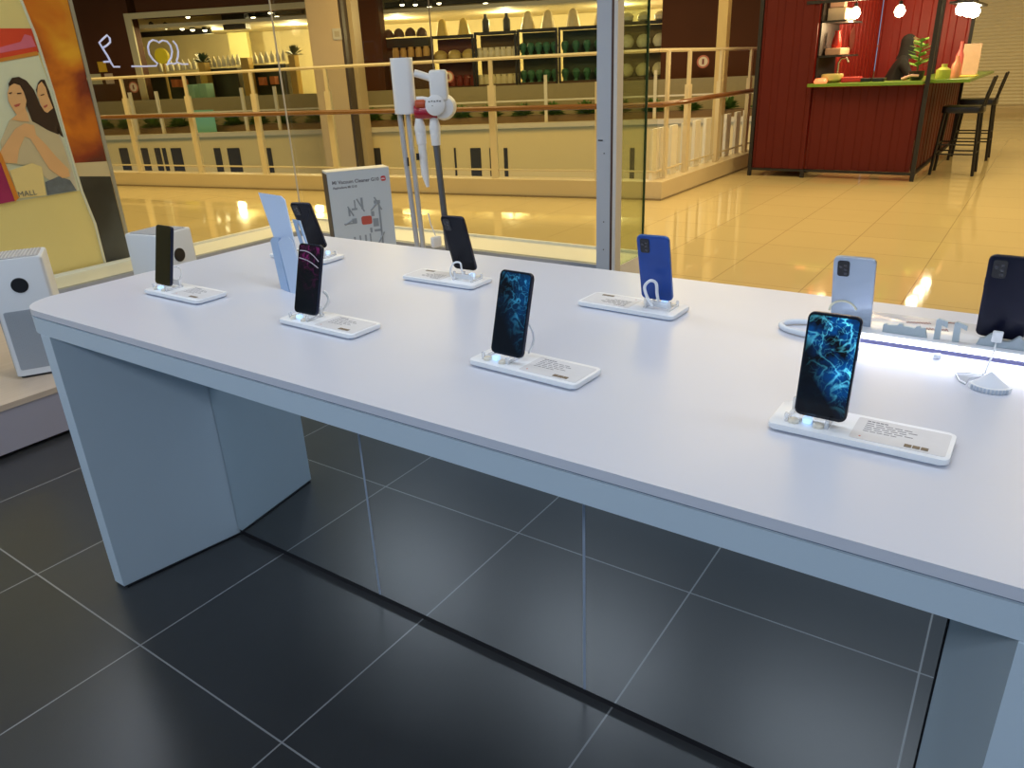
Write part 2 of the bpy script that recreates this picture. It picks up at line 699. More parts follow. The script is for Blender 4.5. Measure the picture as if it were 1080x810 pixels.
for s in (-1, 1):
    bm = NB()
    prism(bm, leg_pts(s), 0.006, 0.8229, bev=0.003)
    lg = obj('leg', bm, M_apron, table)
    bm = NB()
    prism(bm, [(x * 0.995, y * 0.985) for x, y in leg_pts(s)], 0.0, 0.0059)
    obj('leg_foot', bm, M_black, lg)
mirror = mat('mirror_surface', (0.80, 0.85, 0.86), 0.015, metal=1.0)
bm = NB()
bb(bm, -1.0249, 1.0249, -0.125, 0.125, 0.022, 0.8229)
obj('mirror_core', bm, M_black, table)
seams = [-1.372 - tcx, -0.686 - tcx]
xs = [-1.0245] + seams + [1.0245]
for side in (-1, 1):
    for a, b_ in zip(xs[:-1], xs[1:]):
        bm = NB()
        yy = sorted((side * 0.1252, side * 0.135))
        bb(bm, a + 0.0035, b_ - 0.0035, yy[0], yy[1], 0.022, 0.8228)
        obj('mirror_panel', bm, mirror, table)
    for x in seams:
        bm = NB()
        yy = sorted((side * 0.1252, side * 0.1355))
        bb(bm, x - 0.0033, x + 0.0033, yy[0], yy[1], 0.022, 0.8228)
        obj('seam_strip', bm, mat('seam_grey', (0.34, 0.40, 0.50), 0.4), table)
bm = NB()
bb(bm, -1.0249, 1.0249, -0.13, 0.13, 0.0, 0.0219)
obj('plinth', bm, M_black, table)

# ------------------------------------------------------------------ phones
PW, PL, PT = 0.0765, 0.164, 0.0085


def phone(name_label, x, y, z, yaw, tilt, frame, back, screen, back_row=False, cam_side=1, cam_col=None, group=None, cam_style='four'):
    """origin = bottom middle. screen faces local -y, back faces local +y"""
    t = bpy.data.objects.new('smartphone', None)
    t.empty_display_size = 0.03
    COL.objects.link(t)
    t.location = (x, y, z)
    t.rotation_mode = 'XYZ'
    t.rotation_euler = (-math.radians(tilt), 0, math.radians(yaw) + (PI if back_row else 0))
    tag(t, name_label, 'phone', group)
    out = rrect(PW, PL, 0.0095, 6, 0, PL / 2)
    bm = NB()
    prism(bm, out, -PT / 2 + 0.0005, PT / 2 - 0.0005, 'y', bev=0.0016)
    obj('frame', bm, frame, t, True)
    bm = NB()
    prism(bm, rrect(PW - 0.0022, PL - 0.0022, 0.0085, 6, 0, PL / 2), -PT / 2 - 0.0003, -PT / 2 + 0.0004, 'y')
    fg = obj('front_glass', bm, mat('phone_front_glass', (0.004, 0.004, 0.006), 0.08), t)
    bm = NB()
    prism(bm, rrect(PW - 0.0065, PL - 0.009, 0.006, 5, 0, PL / 2 + 0.0005), -PT / 2 - 0.0006, -PT / 2 - 0.0004, 'y')
    obj('screen', bm, screen, t)
    bm = NB()
    prism(bm, rrect(PW - 0.0022, PL - 0.0022, 0.0085, 6, 0, PL / 2), PT / 2 - 0.0004, PT / 2 + 0.0005, 'y', bev=0.0003)
    obj('back_cover', bm, back, t, True)
    # camera block at the top of the back; seen from behind it sits on the left
    cx = 0.019
    bm = NB()
    prism(bm, rrect(0.022, 0.035, 0.005, 4, cx, PL - 0.024), PT / 2 + 0.0006, PT / 2 + 0.0022, 'y', bev=0.0004)
    cm = obj('camera_block', bm, cam_col or M_black, t)
    for (lx, lz) in ((-0.004, 0.008), (-0.004, -0.001), (-0.004, -0.010), (0.005, 0.004)):
        bm = NB()
        lathe(bm, [(0.0034, 0), (0.0034, 0.0006), (0.0022, 0.0008), (0.0001, 0.0008)], (0, 0, 0), 14,
              Matrix.Translation((cx + lx, PT / 2 + 0.0022, PL - 0.024 + lz)) @ Matrix.Rotation(-PI / 2, 4, 'X'))
        obj('lens', bm, mat('lens_glass', (0.02, 0.02, 0.03), 0.05, spec=0.8), cm)
    bm = NB()
    bb(bm, PW / 2 - 0.0004, PW / 2 + 0.0007, -0.001, 0.001, PL * 0.60, PL * 0.72)
    obj('side_button', bm, frame, t)
    return t


scr_blue = screen_mat('blue_lightning_wallpaper', (0.22, 1.2, 1.6), (0.0, 0.18, 0.75), 1.5, 3.4, 2.1)
scr_blue2 = screen_mat('dim_blue_wallpaper', (0.05, 0.35, 0.60), (0.0, 0.07, 0.24), 1.0, 7.1, 2.0, 0.0)
scr_pink = screen_mat('dark_magenta_wallpaper', (0.35, 0.02, 0.22), (0.05, 0.004, 0.04), 0.9, 11.3, 2.2, 0.0)
scr_off = mat('switched_off_screen', (0.003, 0.003, 0.004), 0.10, spec=0.25)
fr_dark = mat('phone_frame_dark', (0.02, 0.025, 0.05), 0.3, metal=0.6)
fr_silver = mat('phone_frame_silver', (0.45, 0.50, 0.58), 0.3, metal=0.7)
fr_blue = mat('phone_frame_blue', (0.05, 0.14, 0.42), 0.3, metal=0.5)
bk_blue = mat('phone_back_blue', (0.008, 0.06, 0.32), 0.28, noise=0.25, nscale=14, spec=0.5)
bk_dark = mat('phone_back_graphite', (0.006, 0.007, 0.013), 0.22, spec=0.2)
bk_navy = mat('phone_back_navy', (0.006, 0.007, 0.022), 0.3, spec=0.25)
bk_silver = mat('phone_back_silver', (0.46, 0.54, 0.66), 0.22, metal=0.25)

GP = 'smartphones on the display table'
phA = phone('large smartphone with bright blue lightning on its lit screen', -0.213, 1.123, 0.911, -0.5, 7.2, fr_dark, bk_dark, scr_blue, group=GP)
phB = phone('smartphone with a dim blue-veined screen, second from the right in the front row', -0.796, 1.111, 0.914, -2.6, 16, fr_dark, bk_blue, scr_blue2, group=GP)
phC = phone('smartphone with two pale curved stripes across a dark magenta screen', -1.378, 1.113, 0.914, 1, 16.8, fr_dark, bk_dark, scr_pink, group=GP)
phD = phone('plain black-screened smartphone nearest the rounded table corner', -1.972, 1.117, 0.912, -1.6, 14.3, fr_dark, bk_dark, scr_off, group=GP)
phE = phone('blue-backed smartphone seen from behind', -0.693, 1.589, 0.915, 2.3, 15.3, fr_blue, bk_blue, scr_off, True, group=GP)
phF = phone('black-backed smartphone standing in front of the stick vacuum', -1.292, 1.624, 0.914, 2.0, 17.5, fr_dark, bk_dark, scr_off, True, group=GP)
phG = phone('black-backed smartphone standing beside the tall pale blue sign panel', -1.930, 1.648, 0.914, 12, 21, fr_dark, bk_dark, scr_off, True, group=GP)
phH = phone('silver-backed smartphone standing at the lit acrylic platform', -0.265, 1.585, 0.914, 0.7, 18.8, fr_silver, bk_silver, scr_off, True, group=GP)
phI = phone('dark navy smartphone held up by the small wavy grey stand', -0.008, 1.588, 0.932, -3.0, 13, fr_dark, bk_navy, scr_off, True, group=GP)

# pale reflections on the magenta screen, painted as thin curved strips
for k, (z0, z1, dz) in enumerate(((0.146, 0.126, 0.008), (0.129, 0.111, 0.004))):
    bm = NB()
    path = []
    for i in range(9):
        f = i / 8
        path.append((-0.033 + 0.066 * f, -PT / 2 - 0.0006, z0 + (z1 - z0) * f + dz * math.sin(f * PI)))
    tube(bm, path, 0.0011, 6)
    obj('reflected_stripe', bm, mat('painted_reflection', (0.55, 0.5, 0.55), 0.4), phC)

# silver phone: pale arc printed on the lower back; navy phone: small print
bm = NB()
pts = [(0.033 - 0.030 + 0.0 + 0.026 * math.cos(a) - 0.0, PT / 2 + 0.0006, 0.030 + 0.026 * math.sin(a)) for a in [PI * k / 14 * 0.9 for k in range(15)]]
tube(bm, [(p[0] + 0.012, p[1], p[2] + 0.008) for p in pts], 0.0024, 6)
obj('back_ring', bm, mat('pale_yellow_ring', (0.85, 0.82, 0.62), 0.4), phH)

# ------------------------------------------------------------------ phone trays
card_m = mat('spec_card', (0.70, 0.70, 0.72), 0.4, noise=0.05, nscale=60)
ink = mat('printed_ink', (0.16, 0.16, 0.18), 0.6)
gold = mat('brown_price_tag', (0.20, 0.15, 0.10), 0.5, noise=0.4, nscale=200)


def tray(loc, rz, label, card=True, text_lines=6, group='phone display trays'):
    """local frame: phone clip on the left (-x), card on the right; front edge at -y"""
    t = thing('phone_tray', label, 'display tray', loc, rz, group)
    bm = NB()
    prism(bm, rrect(0.252, 0.097, 0.010, 5), 0.0030, 0.0125, bev=0.002)
    obj('base', bm, M_white, t, True)
    bm = NB()
    prism(bm, rrect(0.240, 0.085, 0.008, 4), 0.0, 0.0034)
    obj('foot', bm, mat('clear_blue_foot', (0.20, 0.40, 0.75), 0.3), t)
    c = NB()
    prism(c, rrect(0.128, 0.078, 0.004, 3, 0.056, 0), 0.0126, 0.0131)
    cd_ = obj('spec_card', c, card_m, t)
    for k in range(text_lines):
        bm = NB()
        L = (0.030, 0.066, 0.074, 0.060, 0.070, 0.048)[k % 6]
        y = 0.028 - 0.0072 * k
        n = 5
        x = 0.006
        for q in range(n):
            w = L / n * 0.8
            bb(bm, x, x + w, y, y + (0.0028 if k == 0 else 0.0016), 0.01315, 0.0134)
            x += L / n
        obj('text_line', bm, ink, cd_)
    bm = NB()
    for q in range(3):
        bb(bm, 0.066 + q * 0.011, 0.0755 + q * 0.011, -0.033, -0.024, 0.01315, 0.0138)
    obj('price_sticker', bm, gold, cd_)
    bm = NB()
    bb(bm, 0.0045, 0.007, -0.030, -0.0275, 0.01315, 0.0134)
    obj('logo_dot', bm, mat('orange_logo', (0.6, 0.12, 0.05), 0.5), cd_)
    # acrylic clip
    cl = NB()
    px = -0.072
    for sx in (-0.030, 0.030):
        bb(cl, px + sx - 0.0028, px + sx + 0.0028, -0.031, 0.022, 0.0126, 0.0168)
        bb(cl, px + sx - 0.0028, px + sx + 0.0028, -0.031, -0.026, 0.0169, 0.026)
        bb(cl, px + sx - 0.0028, px + sx + 0.0028, 0.012, 0.018, 0.0169, 0.036)
    bb(cl, px - 0.0268, px + 0.0268, 0.013, 0.017, 0.018, 0.032)
    obj('acrylic_clip', cl, M_clip, t)
    for sx in (-0.019, 0.018):
        bm = NB()
        lathe(bm, [(0.0085, 0), (0.0085, 0.004), (0.006, 0.006), (0.0045, 0.006)], (px + sx, -0.028, 0.0126), 16)
        obj('clip_foot', bm, mat('ivory_pad', (0.80, 0.74, 0.62), 0.4), t)
    bm = NB()
    box(bm, (px + 0.001, -0.026, 0.0195), (0.0135, 0.012, 0.009), 0, 0.002)
    obj('plug', bm, mat('glowing_blue_plug', (0.6, 0.75, 0.95), 0.3, emit=(0.35, 0.6, 1.0), estr=0.9), t)
    return t


trA = tray((-0.156, 1.134, 0.89), math.radians(-0.5), 'white tray with printed spec card under the bright blue lightning smartphone')
# fit every other tray relative to its phone like the first one
dxA, dyA = -0.156 + 0.213, 1.134 - 1.123
for (x, y, rz, lab) in ((-0.742, 1.122, -3, 'white tray under the smartphone with the dim blue-veined screen'),
                        (-1.316, 1.125, -1, 'white tray under the smartphone with a dark magenta screen'),
                        (-1.893, 1.128, 0, 'white tray under the black-screened smartphone by the rounded table corner')):
    dup(trA, (x, y, 0.89), math.radians(rz), lab)
for (x, y, rz, lab) in ((-0.747, 1.566, 178, 'white tray carrying the blue-backed smartphone'),
                        (-1.318, 1.566, 180, 'white tray carrying the smartphone in front of the stick vacuum'),
                        (-1.920, 1.588, 182, 'white tray carrying the smartphone beside the pale blue sign panel')):
    dup(trA, (x, y, 0.89), math.radians(rz), lab)


# coiled security cables standing on the trays
def cable(path, label, r=0.0026):
    bm = NB()
    P = [Vector(p) for p in path]
    # catmull-rom
    out = []
    n = len(P)
    for i in range(n - 1):
        p0, p1, p2, p3 = P[max(i - 1, 0)], P[i], P[i + 1], P[min(i + 2, n - 1)]
        for k in range(6):
            t = k / 6
            out.append(0.5 * ((2 * p1) + (-p0 + p2) * t + (2 * p0 - 5 * p1 + 4 * p2 - p3) * t * t + (-p0 + 3 * p1 - 3 * p2 + p3) * t ** 3))
    out.append(P[-1])
    tube(bm, out, r, 8)
    o = obj('security_cable', bm, M_white, None, True)
    return tag(o, label, 'cable', 'white security cables')


def pp(px, py, y):
    v = ony(px, py, y)
    return (v.x, v.y, v.z)


cable([pp(688, 323, 1.53), pp(682, 312, 1.53), pp(680, 302, 1.535), pp(686, 296, 1.54), pp(692, 299, 1.545), pp(693, 310, 1.55), pp(695, 321, 1.553)],
      'white looped security cable behind the blue-backed smartphone', 0.0036)
cable([pp(481, 297, 1.55), pp(475, 288, 1.55), pp(478, 278, 1.555), pp(485, 277, 1.56), pp(487, 284, 1.565), pp(489, 294, 1.57)],
      'white looped security cable behind the smartphone in front of the vacuum', 0.0026)
cable([pp(341, 307, 1.18), pp(345, 311, 1.185), pp(346.5, 317, 1.18), pp(343, 324, 1.17), pp(338, 330, 1.16)],
      'white cable loop behind the magenta-screened smartphone', 0.0038)
cable([pp(183, 281, 1.18), pp(190, 283, 1.18), pp(191, 290, 1.17), pp(187, 298, 1.165), pp(182, 302, 1.16)],
      'thin white cable behind the smartphone by the rounded table corner', 0.0016)
cable([(-0.785, 1.138, 0.985), (-0.772, 1.158, 0.965), (-0.768, 1.165, 0.935), (-0.775, 1.155, 0.907)],
      'white cable behind the smartphone with the dim blue-veined screen', 0.0022)

# ------------------------------------------------------------------ pale blue sign panel + leaflet holder
pblue = mat('pale_blue_acrylic', (0.50, 0.62, 0.82), 0.35, spec=0.5)
pblue2 = mat('mid_blue_acrylic', (0.34, 0.50, 0.76), 0.35)
sg = thing('sign_stand', 'tall pale blue leaning sign panel with a rounded leaflet pocket in front', 'sign stand', (-1.62, 1.31, 0.89))
O = Vector((-1.62, 1.31, 0.89))


def opx(px, py, y):
    return ony(px, py, y) - O


v = [opx(272.3, 203, 1.40), opx(296, 206.5, 1.395), opx(301, 211, 1.394), opx(315.5, 266, 1.345), opx(325.5, 306, 1.31), opx(308, 311, 1.29)]
bm = NB()
# fit to a plane through three of the corners
p0, p1, p2 = v[0], v[1], v[5]
nn = (p1 - p0).cross(p2 - p0).normalized()
v = [q - nn * nn.dot(q - p0) for q in v]
zmin = min(q.z for q in v)
v = [Vector((q.x, q.y, q.z - zmin + 0.001)) if i >= 4 else q for i, q in enumerate(v)]
v = [q - nn * nn.dot(q - p0) for q in v]
slab(bm, v, 0.004)
obj('panel', bm, pblue, sg)
bm = NB()
q = [opx(293, 255, 1.330), opx(296, 250.5, 1.331), opx(303, 250, 1.330), opx(308, 254, 1.328), opx(313, 268, 1.318), opx(324, 303, 1.285), opx(320, 309, 1.28), opx(307.5, 313, 1.275)]
p0, p1, p2 = q[0], q[3], q[7]
n2 = (p1 - p0).cross(p2 - p0).normalized()
q = [a - n2 * n2.dot(a - p0) for a in q]
slab(bm, q, 0.003)
obj('pocket_front', bm, pblue, sg)
bm = NB()
q = [opx(285, 254, 1.345), opx(288, 250.5, 1.346), opx(296, 250.3, 1.3335), opx(292.6, 255.5, 1.332), opx(307, 313.3, 1.277), opx(298, 312, 1.288)]
p0, p1, p2 = q[0], q[3], q[5]
n2 = (p1 - p0).cross(p2 - p0).normalized()
q = [a - n2 * n2.dot(a - p0) for a in q]
slab(bm, q, 0.003)
obj('pocket_side', bm, pblue2, sg)
for (a0, a1, w) in (((308, 231), (318, 262), 4), ((313, 232), (322, 256), 3)):
    bm = NB()
    c = [opx(a0[0], a0[1], 1.52), opx(a0[0] + w, a0[1] + 0.5, 1.52), opx(a1[0] + w, a1[1] + 3, 1.50), opx(a1[0], a1[1], 1.50)]
    p0 = c[0]
    n2 = (c[1] - p0).cross(c[3] - p0).normalized()
    c = [a - n2 * n2.dot(a - p0) for a in c]
    slab(bm, c, 0.004)
    obj('rear_card', bm, pblue2, sg)

# ------------------------------------------------------------------ lit acrylic platform with raised letters
lp = thing('lit_acrylic_platform', 'long white acrylic platform glowing along its near edge', 'display platform', (-0.15, 1.58, 0.89))
lo = Vector((-0.15, 1.58, 0.89))
bm = NB()
prism(bm, rrect(0.49, 0.150, 0.012, 5, 0.095, 0.035), 0.018, 0.030, bev=0.002)
obj('top_plate', bm, mat('white_acrylic', (0.80, 0.82, 0.86), 0.18, spec=0.6), lp, True)
bm = NB()
prism(bm, rrect(0.45, 0.110, 0.010, 5, 0.105, 0.040), 0.0, 0.0179)
obj('plinth', bm, mat('dark_lilac_core', (0.05, 0.05, 0.09), 0.4), lp)
bm = NB()
bb(bm, -0.14, 0.32, -0.0425, -0.0402, 0.0185, 0.0275)
obj('light_strip', bm, mat('white_led_strip', (1, 1, 1), 0.3, emit=(0.86, 0.88, 1.0), estr=9.0), lp)
bm = NB()
bb(bm, -0.14, 0.32, -0.030, -0.0245, 0.0142, 0.0176)
obj('light_strip', bm, mat('white_led_strip_under', (1, 1, 1), 0.3, emit=(0.72, 0.74, 1.0), estr=14.0), lp)
# rounded acrylic loop at the left end
bm = NB()
path = []
for k in range(15):
    a = PI / 2 + PI * k / 14
    path.append((-0.168 + 0.085 * math.cos(a), 0.008 + 0.045 * math.sin(a), 0.007))
path = [(-0.10, 0.055, 0.007)] + path + [(-0.12, -0.0380, 0.007)]
tube(bm, path, 0.0062, 10)
obj('end_loop', bm, mat('frosted_acrylic_loop', (0.75, 0.80, 0.86), 0.25), lp, True)
# cable plug lying under the near edge
bm = NB()
box(bm, (0.052, -0.046, 0.006), (0.014, 0.010, 0.009), 0.3, 0.002)
obj('cable_tab', bm, M_white, lp)

letter_m = mat('grey_blue_raised_letters', (0.50, 0.58, 0.62), 0.5)
lt = thing('raised_lettering', 'row of raised grey-blue letters and digits seen from behind on the lit platform', 'letters', (-0.10, 1.555, 0.9203))
yl = 1.562


def lpt(px, py):
    a = ony(px, py, yl)
    return (a.x + 0.10, max(a.z - 0.9203, 0.0))


def letter(name, pxs):
    bm = NB()
    prism(bm, [lpt(*p) for p in pxs], 0.007 - 0.004, 0.007 + 0.004, 'y')
    obj(name, bm, letter_m, lt)


letter('word_block', [(930.5, 350.5), (932, 341.5), (935, 341), (937, 342.5), (947, 342.8), (948.5, 340.8), (952, 341), (953, 343.5), (960, 344.8), (965, 346), (967, 343.8), (970, 343.6), (971, 345.5), (976, 345.5), (977.5, 357.5), (970, 356.5), (960, 354.6), (945, 352.8)])
letter('digit_one', [(984, 358.5), (988, 337), (991, 335.5), (1000, 339), (999.5, 345.5), (993.5, 342.5), (991, 359)])
letter('digit_one', [(1003.5, 361.5), (1007, 341), (1010, 338.8), (1021, 343.5), (1020, 348.5), (1013.5, 345), (1011, 362)])
# reflection of the front print, drawn on the plate as thin red lines
bm = NB()
random.seed(3)
for (x0, x1, z, y, amp) in ((956, 982, 339.5, 1.60, 1.4), (976, 1000, 346.5, 1.585, 1.6), (1000, 1012, 340.2, 1.60, 0.5)):
    path = []
    n = 26
    for i in range(n):
        f = i / (n - 1)
        a = onz(x0 + (x1 - x0) * f, z + f * 1.5 + amp * math.sin(i * 2.1) * random.uniform(0.3, 1), 0.9212)
        path.append(a - Vector((-0.10, 1.555, 0.9203)))
    tube(bm, path, 0.0006, 5)
obj('mirrored_handwriting', bm, mat('reflected_red_print', (0.25, 0.04, 0.06), 0.5), lt)

# wavy stand under the navy phone
wv = NB()
prof = []
n = 40
for i in range(n + 1):
    f = i / n
    x = -0.040 + 0.080 * f
    # two humps with a notch between them
    h = 0.012 + 0.012 * (math.exp(-((x + 0.021) / 0.009) ** 2) + math.exp(-((x - 0.021) / 0.009) ** 2))
    prof.append((x, h))
prism(wv, [(0.044, 0.0)] + [(p[0], p[1]) for p in prof[::-1]] + [(-0.044, 0.0)], -0.006, 0.006, 'y')
ws = thing('phone_stand', 'small wavy grey stand at the foot of the dark navy smartphone', 'phone stand', (0.003, 1.566, 0.9203), 0)
obj('wavy_plate', wv, mat('grey_blue_stand', (0.46, 0.53, 0.58), 0.45), ws)
bm = NB()
bb(bm, -0.030, 0.030, 0.0061, 0.030, 0.0, 0.008)
obj('ledge', bm, mat('grey_blue_stand', (0.46, 0.53, 0.58), 0.45), ws)

# white plug and lead from the navy phone, down to the ribbed puck
pl = thing('charging_lead', 'white connector and lead hanging from the dark navy smartphone', 'cable', (-0.010, 1.545, 0.9203))
bm = NB()
box(bm, (0, 0.010, 0.022), (0.017, 0.007, 0.022), 0, 0.0025)
obj('connector', bm, M_white, pl)
bm = NB()
tube(bm, [(0, 0.010, 0.011), (0, 0.005, 0.006), (0, -0.02, 0.003), (-0.003, -0.048, -0.006), (-0.006, -0.068, -0.0225), (-0.007, -0.088, -0.0135), (-0.008, -0.102, -0.014)], 0.0016, 8)
obj('lead', bm, M_white, pl, True)
pk = thing('cable_puck', 'white fan-shaped ribbed puck with a clear pointed flap on the tabletop', 'cable puck', (-0.014, 1.425, 0.89))
bm = NB()
fan = []
for k in range(13):
    a = math.radians(200 + 140 * k / 12)
    fan.append((0.010 + 0.034 * math.cos(a), 0.004 + 0.032 * math.sin(a)))
prism(bm, fan + [(0.026, 0.022), (-0.004, 0.026)], 0, 0.009, bev=0.001)
obj('body', bm, M_white, pk)
bm = NB()
# sloping cap rising to the lead
vs = [bm.verts.new((x * 0.85 + 0.0015, y * 0.85, 0.0092)) for x, y in fan + [(0.026, 0.022), (-0.004, 0.026)]]
tip = bm.verts.new((0.008, 0.020, 0.024))
bm.faces.new(vs)
for i in range(len(vs)):
    bm.faces.new((vs[i], vs[(i + 1) % len(vs)], tip))
obj('cap', bm, mat('pale_puck_cap', (0.72, 0.76, 0.84), 0.35), pk)
for k in range(11):
    a = math.radians(222 + 96 * k / 10)
    bm = NB()
    box(bm, (0.010 + 0.0348 * math.cos(a), 0.004 + 0.0328 * math.sin(a), 0.0045), (0.0025, 0.0030, 0.0085), a)
    obj('rib', bm, mat('rib_grey', (0.55, 0.62, 0.72), 0.4), pk)
bm = NB()
prism(bm, [(-0.030, 0.050), (-0.046, 0.040), (-0.036, 0.006), (-0.026, -0.004), (-0.022, 0.020), (0.000, 0.050)], 0.0, 0.004)
obj('clear_flap', bm, M_clip, pk)
bm = NB()
tube(bm, [(0.000, 0.050, 0.0035), (-0.030, 0.050, 0.0035), (-0.046, 0.040, 0.0035), (-0.036, 0.006, 0.0035), (-0.026, -0.004, 0.0035)], 0.0014, 6)
obj('flap_rim', bm, M_white, pk)

# ------------------------------------------------------------------ air purifiers
puw = mat('purifier_white', (0.66, 0.69, 0.72), 0.4)
grl = mat('purifier_grille_grey', (0.36, 0.40, 0.45), 0.6)


def purifier(label, loc, rz):
    """round display on local -y face"""
    t = thing('air_purifier', label, 'air purifier', loc, rz, 'white air purifiers on the platform')
    H, Wd = 0.535, 0.230
    bm = NB()
    lo_ = rrect(Wd * 1.0, Wd, 0.022, 5)
    hi_ = rrect(Wd * 0.97, Wd * 0.97, 0.022, 5)
    A = [bm.verts.new((x, y, 0.012)) for x, y in lo_]
    B = [bm.verts.new((x, y, H - 0.006)) for x, y in hi_]
    C_ = [bm.verts.new((x * 0.965, y * 0.965, H)) for x, y in hi_]
    bm.faces.new(A)
    bm.faces.new(C_)
    n = len(A)
    for i in range(n):
        j = (i + 1) % n
        bm.faces.new((A[i], A[j], B[j], B[i]))
        bm.faces.new((B[i], B[j], C_[j], C_[i]))
    body = obj('body', bm, puw, t, True)
    bm = NB()
    prism(bm, rrect(Wd * 0.9, Wd * 0.9, 0.02, 5), 0, 0.0119)
    obj('foot', bm, M_black, t)
    bm = NB()
    prism(bm, rrect(Wd * 0.82, Wd * 0.82, 0.016, 5), H + 0.0003, H + 0.003)
    tp = obj('outlet_grille', bm, mat('outlet_grey', (0.40, 0.40, 0.41), 0.55), t)
    bm = NB()
    for k in range(13):
        x = -0.084 + k * 0.014
        bb(bm, x - 0.002, x + 0.002, -0.088, 0.088, H + 0.0031, H + 0.0055)
    obj('slats', bm, mat('slat_grey', (0.58, 0.58, 0.58), 0.5), tp)
    bm = NB()
    lathe(bm, [(0.033, 0), (0.033, 0.003), (0.030, 0.004), (0.0001, 0.004)], (0, 0, 0), 32, Matrix.Translation((0, -Wd / 2 + 0.003, H - 0.115)) @ Matrix.Rotation(PI / 2, 4, 'X'))
    obj('round_display', bm, M_black, t)
    # perforated lower intake on every side
    for k in range(4):
        bm = NB()
        R = Matrix.Rotation(k * PI / 2, 4, 'Z')
        prism(bm, rrect(Wd * 0.80, 0.27, 0.008, 3, 0, 0.175), -Wd / 2 - 0.0006, -Wd / 2 + 0.002, 'y')
        for q in range(22):
            x = -Wd * 0.38 + q * Wd * 0.76 / 21
            bb(bm, x - 0.0012, x + 0.0012, -Wd / 2 - 0.0022, -Wd / 2 - 0.0007, 0.045, 0.305)
        bmesh.ops.transform(bm, matrix=R, verts=bm.verts)
        obj('intake_grille', bm, grl, t)
    return t


purifier('nearer white air purifier with round black display, half cut off at the photo edge', (-3.675, 1.435, 0.23), math.radians(60))
p2 = purifier('farther white air purifier partly hidden behind the table corner', (-3.555, 2.045, 0.23), math.radians(101))

# ------------------------------------------------------------------ vacuum cleaner box
bxm = mat('printed_box_grey', (0.60, 0.66, 0.70), 0.5)
vb = thing('vacuum_box', 'upright pale grey vacuum cleaner box printed with a title and parts diagram', 'box', (-3.413 - 0.06, 3.313 + 0.04, 0.23), math.radians(58.2))
# local: width along x, front face towards -y
BH = 0.67
bm = NB()
box(bm, (0, 0.03, BH / 2), (0.385, 0.14, BH), 0, 0.004)
obj('carton', bm, bxm, vb)
bm = NB()
bb(bm, -0.1925, 0.1925, -0.0395, 0.0995, BH + 0.0002, BH + 0.004)
obj('lid', bm, mat('cream_box_top', (0.90, 0.86, 0.74), 0.5), vb)
bm = NB()
bb(bm, -0.1955, -0.1930, -0.038, 0.098, 0.01, BH - 0.01)
obj('dark_side', bm, mat('dark_box_side', (0.035, 0.035, 0.04), 0.5), vb)
ft = Matrix.Rotation(PI / 2, 4, 'X')
obj('title', text_bm('Mi Vacuum Cleaner G10', 0.0290, Matrix.Translation((-0.168, -0.0405, BH - 0.072)) @ ft, 0.0004, 0.0006), ink, vb)
obj('subtitle', text_bm('Aspiradora Mi G10', 0.019, Matrix.Translation((-0.166, -0.0405, BH - 0.100)) @ ft, 0.0004, 0.0005), ink, vb)
bm = NB()
prism(bm, rrect(0.030, 0.030, 0.009, 4, 0.150, BH - 0.062), -0.0418, -0.0405, 'y')
lg_ = obj('logo', bm, mat('red_logo', (0.55, 0.03, 0.04), 0.5), vb)
obj('logo_letters', text_bm('mi', 0.020, Matrix.Translation((0.1385, -0.0424, BH - 0.068)) @ ft, 0.0003, 0.0003), M_white, lg_)
dg = NB()
f0, f1 = -0.0416, -0.0405
for x, z, w, h in ((-0.05, 0.44, 0.035, 0.012), (-0.085, 0.425, 0.012, 0.05), (-0.045, 0.47, 0.008, 0.05), (0.0, 0.47, 0.014, 0.07), (-0.085, 0.355, 0.08, 0.008), (-0.058, 0.37, 0.03, 0.028),
                   (0.075, 0.345, 0.035, 0.05), (0.06, 0.40, 0.02, 0.03), (0.105, 0.35, 0.012, 0.22), (0.095, 0.47, 0.04, 0.02), (0.085, 0.295, 0.05, 0.014), (0.04, 0.30, 0.014, 0.03),
                   (-0.07, 0.20, 0.012, 0.14), (-0.035, 0.20, 0.010, 0.15), (0.0, 0.20, 0.012, 0.15), (0.03, 0.22, 0.010, 0.12), (0.085, 0.16, 0.05, 0.012), (0.105, 0.2, 0.012, 0.10)):
    bb(dg, x - w / 2, x + w / 2, f0, f1, z - h / 2, z + h / 2)
for (xa, za, xb, zb) in ((-0.09, 0.46, -0.06, 0.40), (-0.03, 0.50, 0.01, 0.42), (0.05, 0.42, 0.10, 0.47), (-0.12, 0.35, -0.06, 0.38), (0.07, 0.20, 0.12, 0.28), (0.12, 0.42, 0.08, 0.50)):
    tube(dg, [(xa, -0.0412, za), (xb, -0.0412, zb)], 0.005, 6)
obj('parts_diagram', dg, mat('diagram_grey', (0.30, 0.34, 0.38), 0.5), vb)
bm = NB()
prism(bm, rrect(0.066, 0.052, 0.012, 4, 0.018, 0.365), -0.0424, -0.0417, 'y')
obj('red_dust_cup_print', bm, mat('print_red', (0.55, 0.10, 0.07), 0.5), vb)

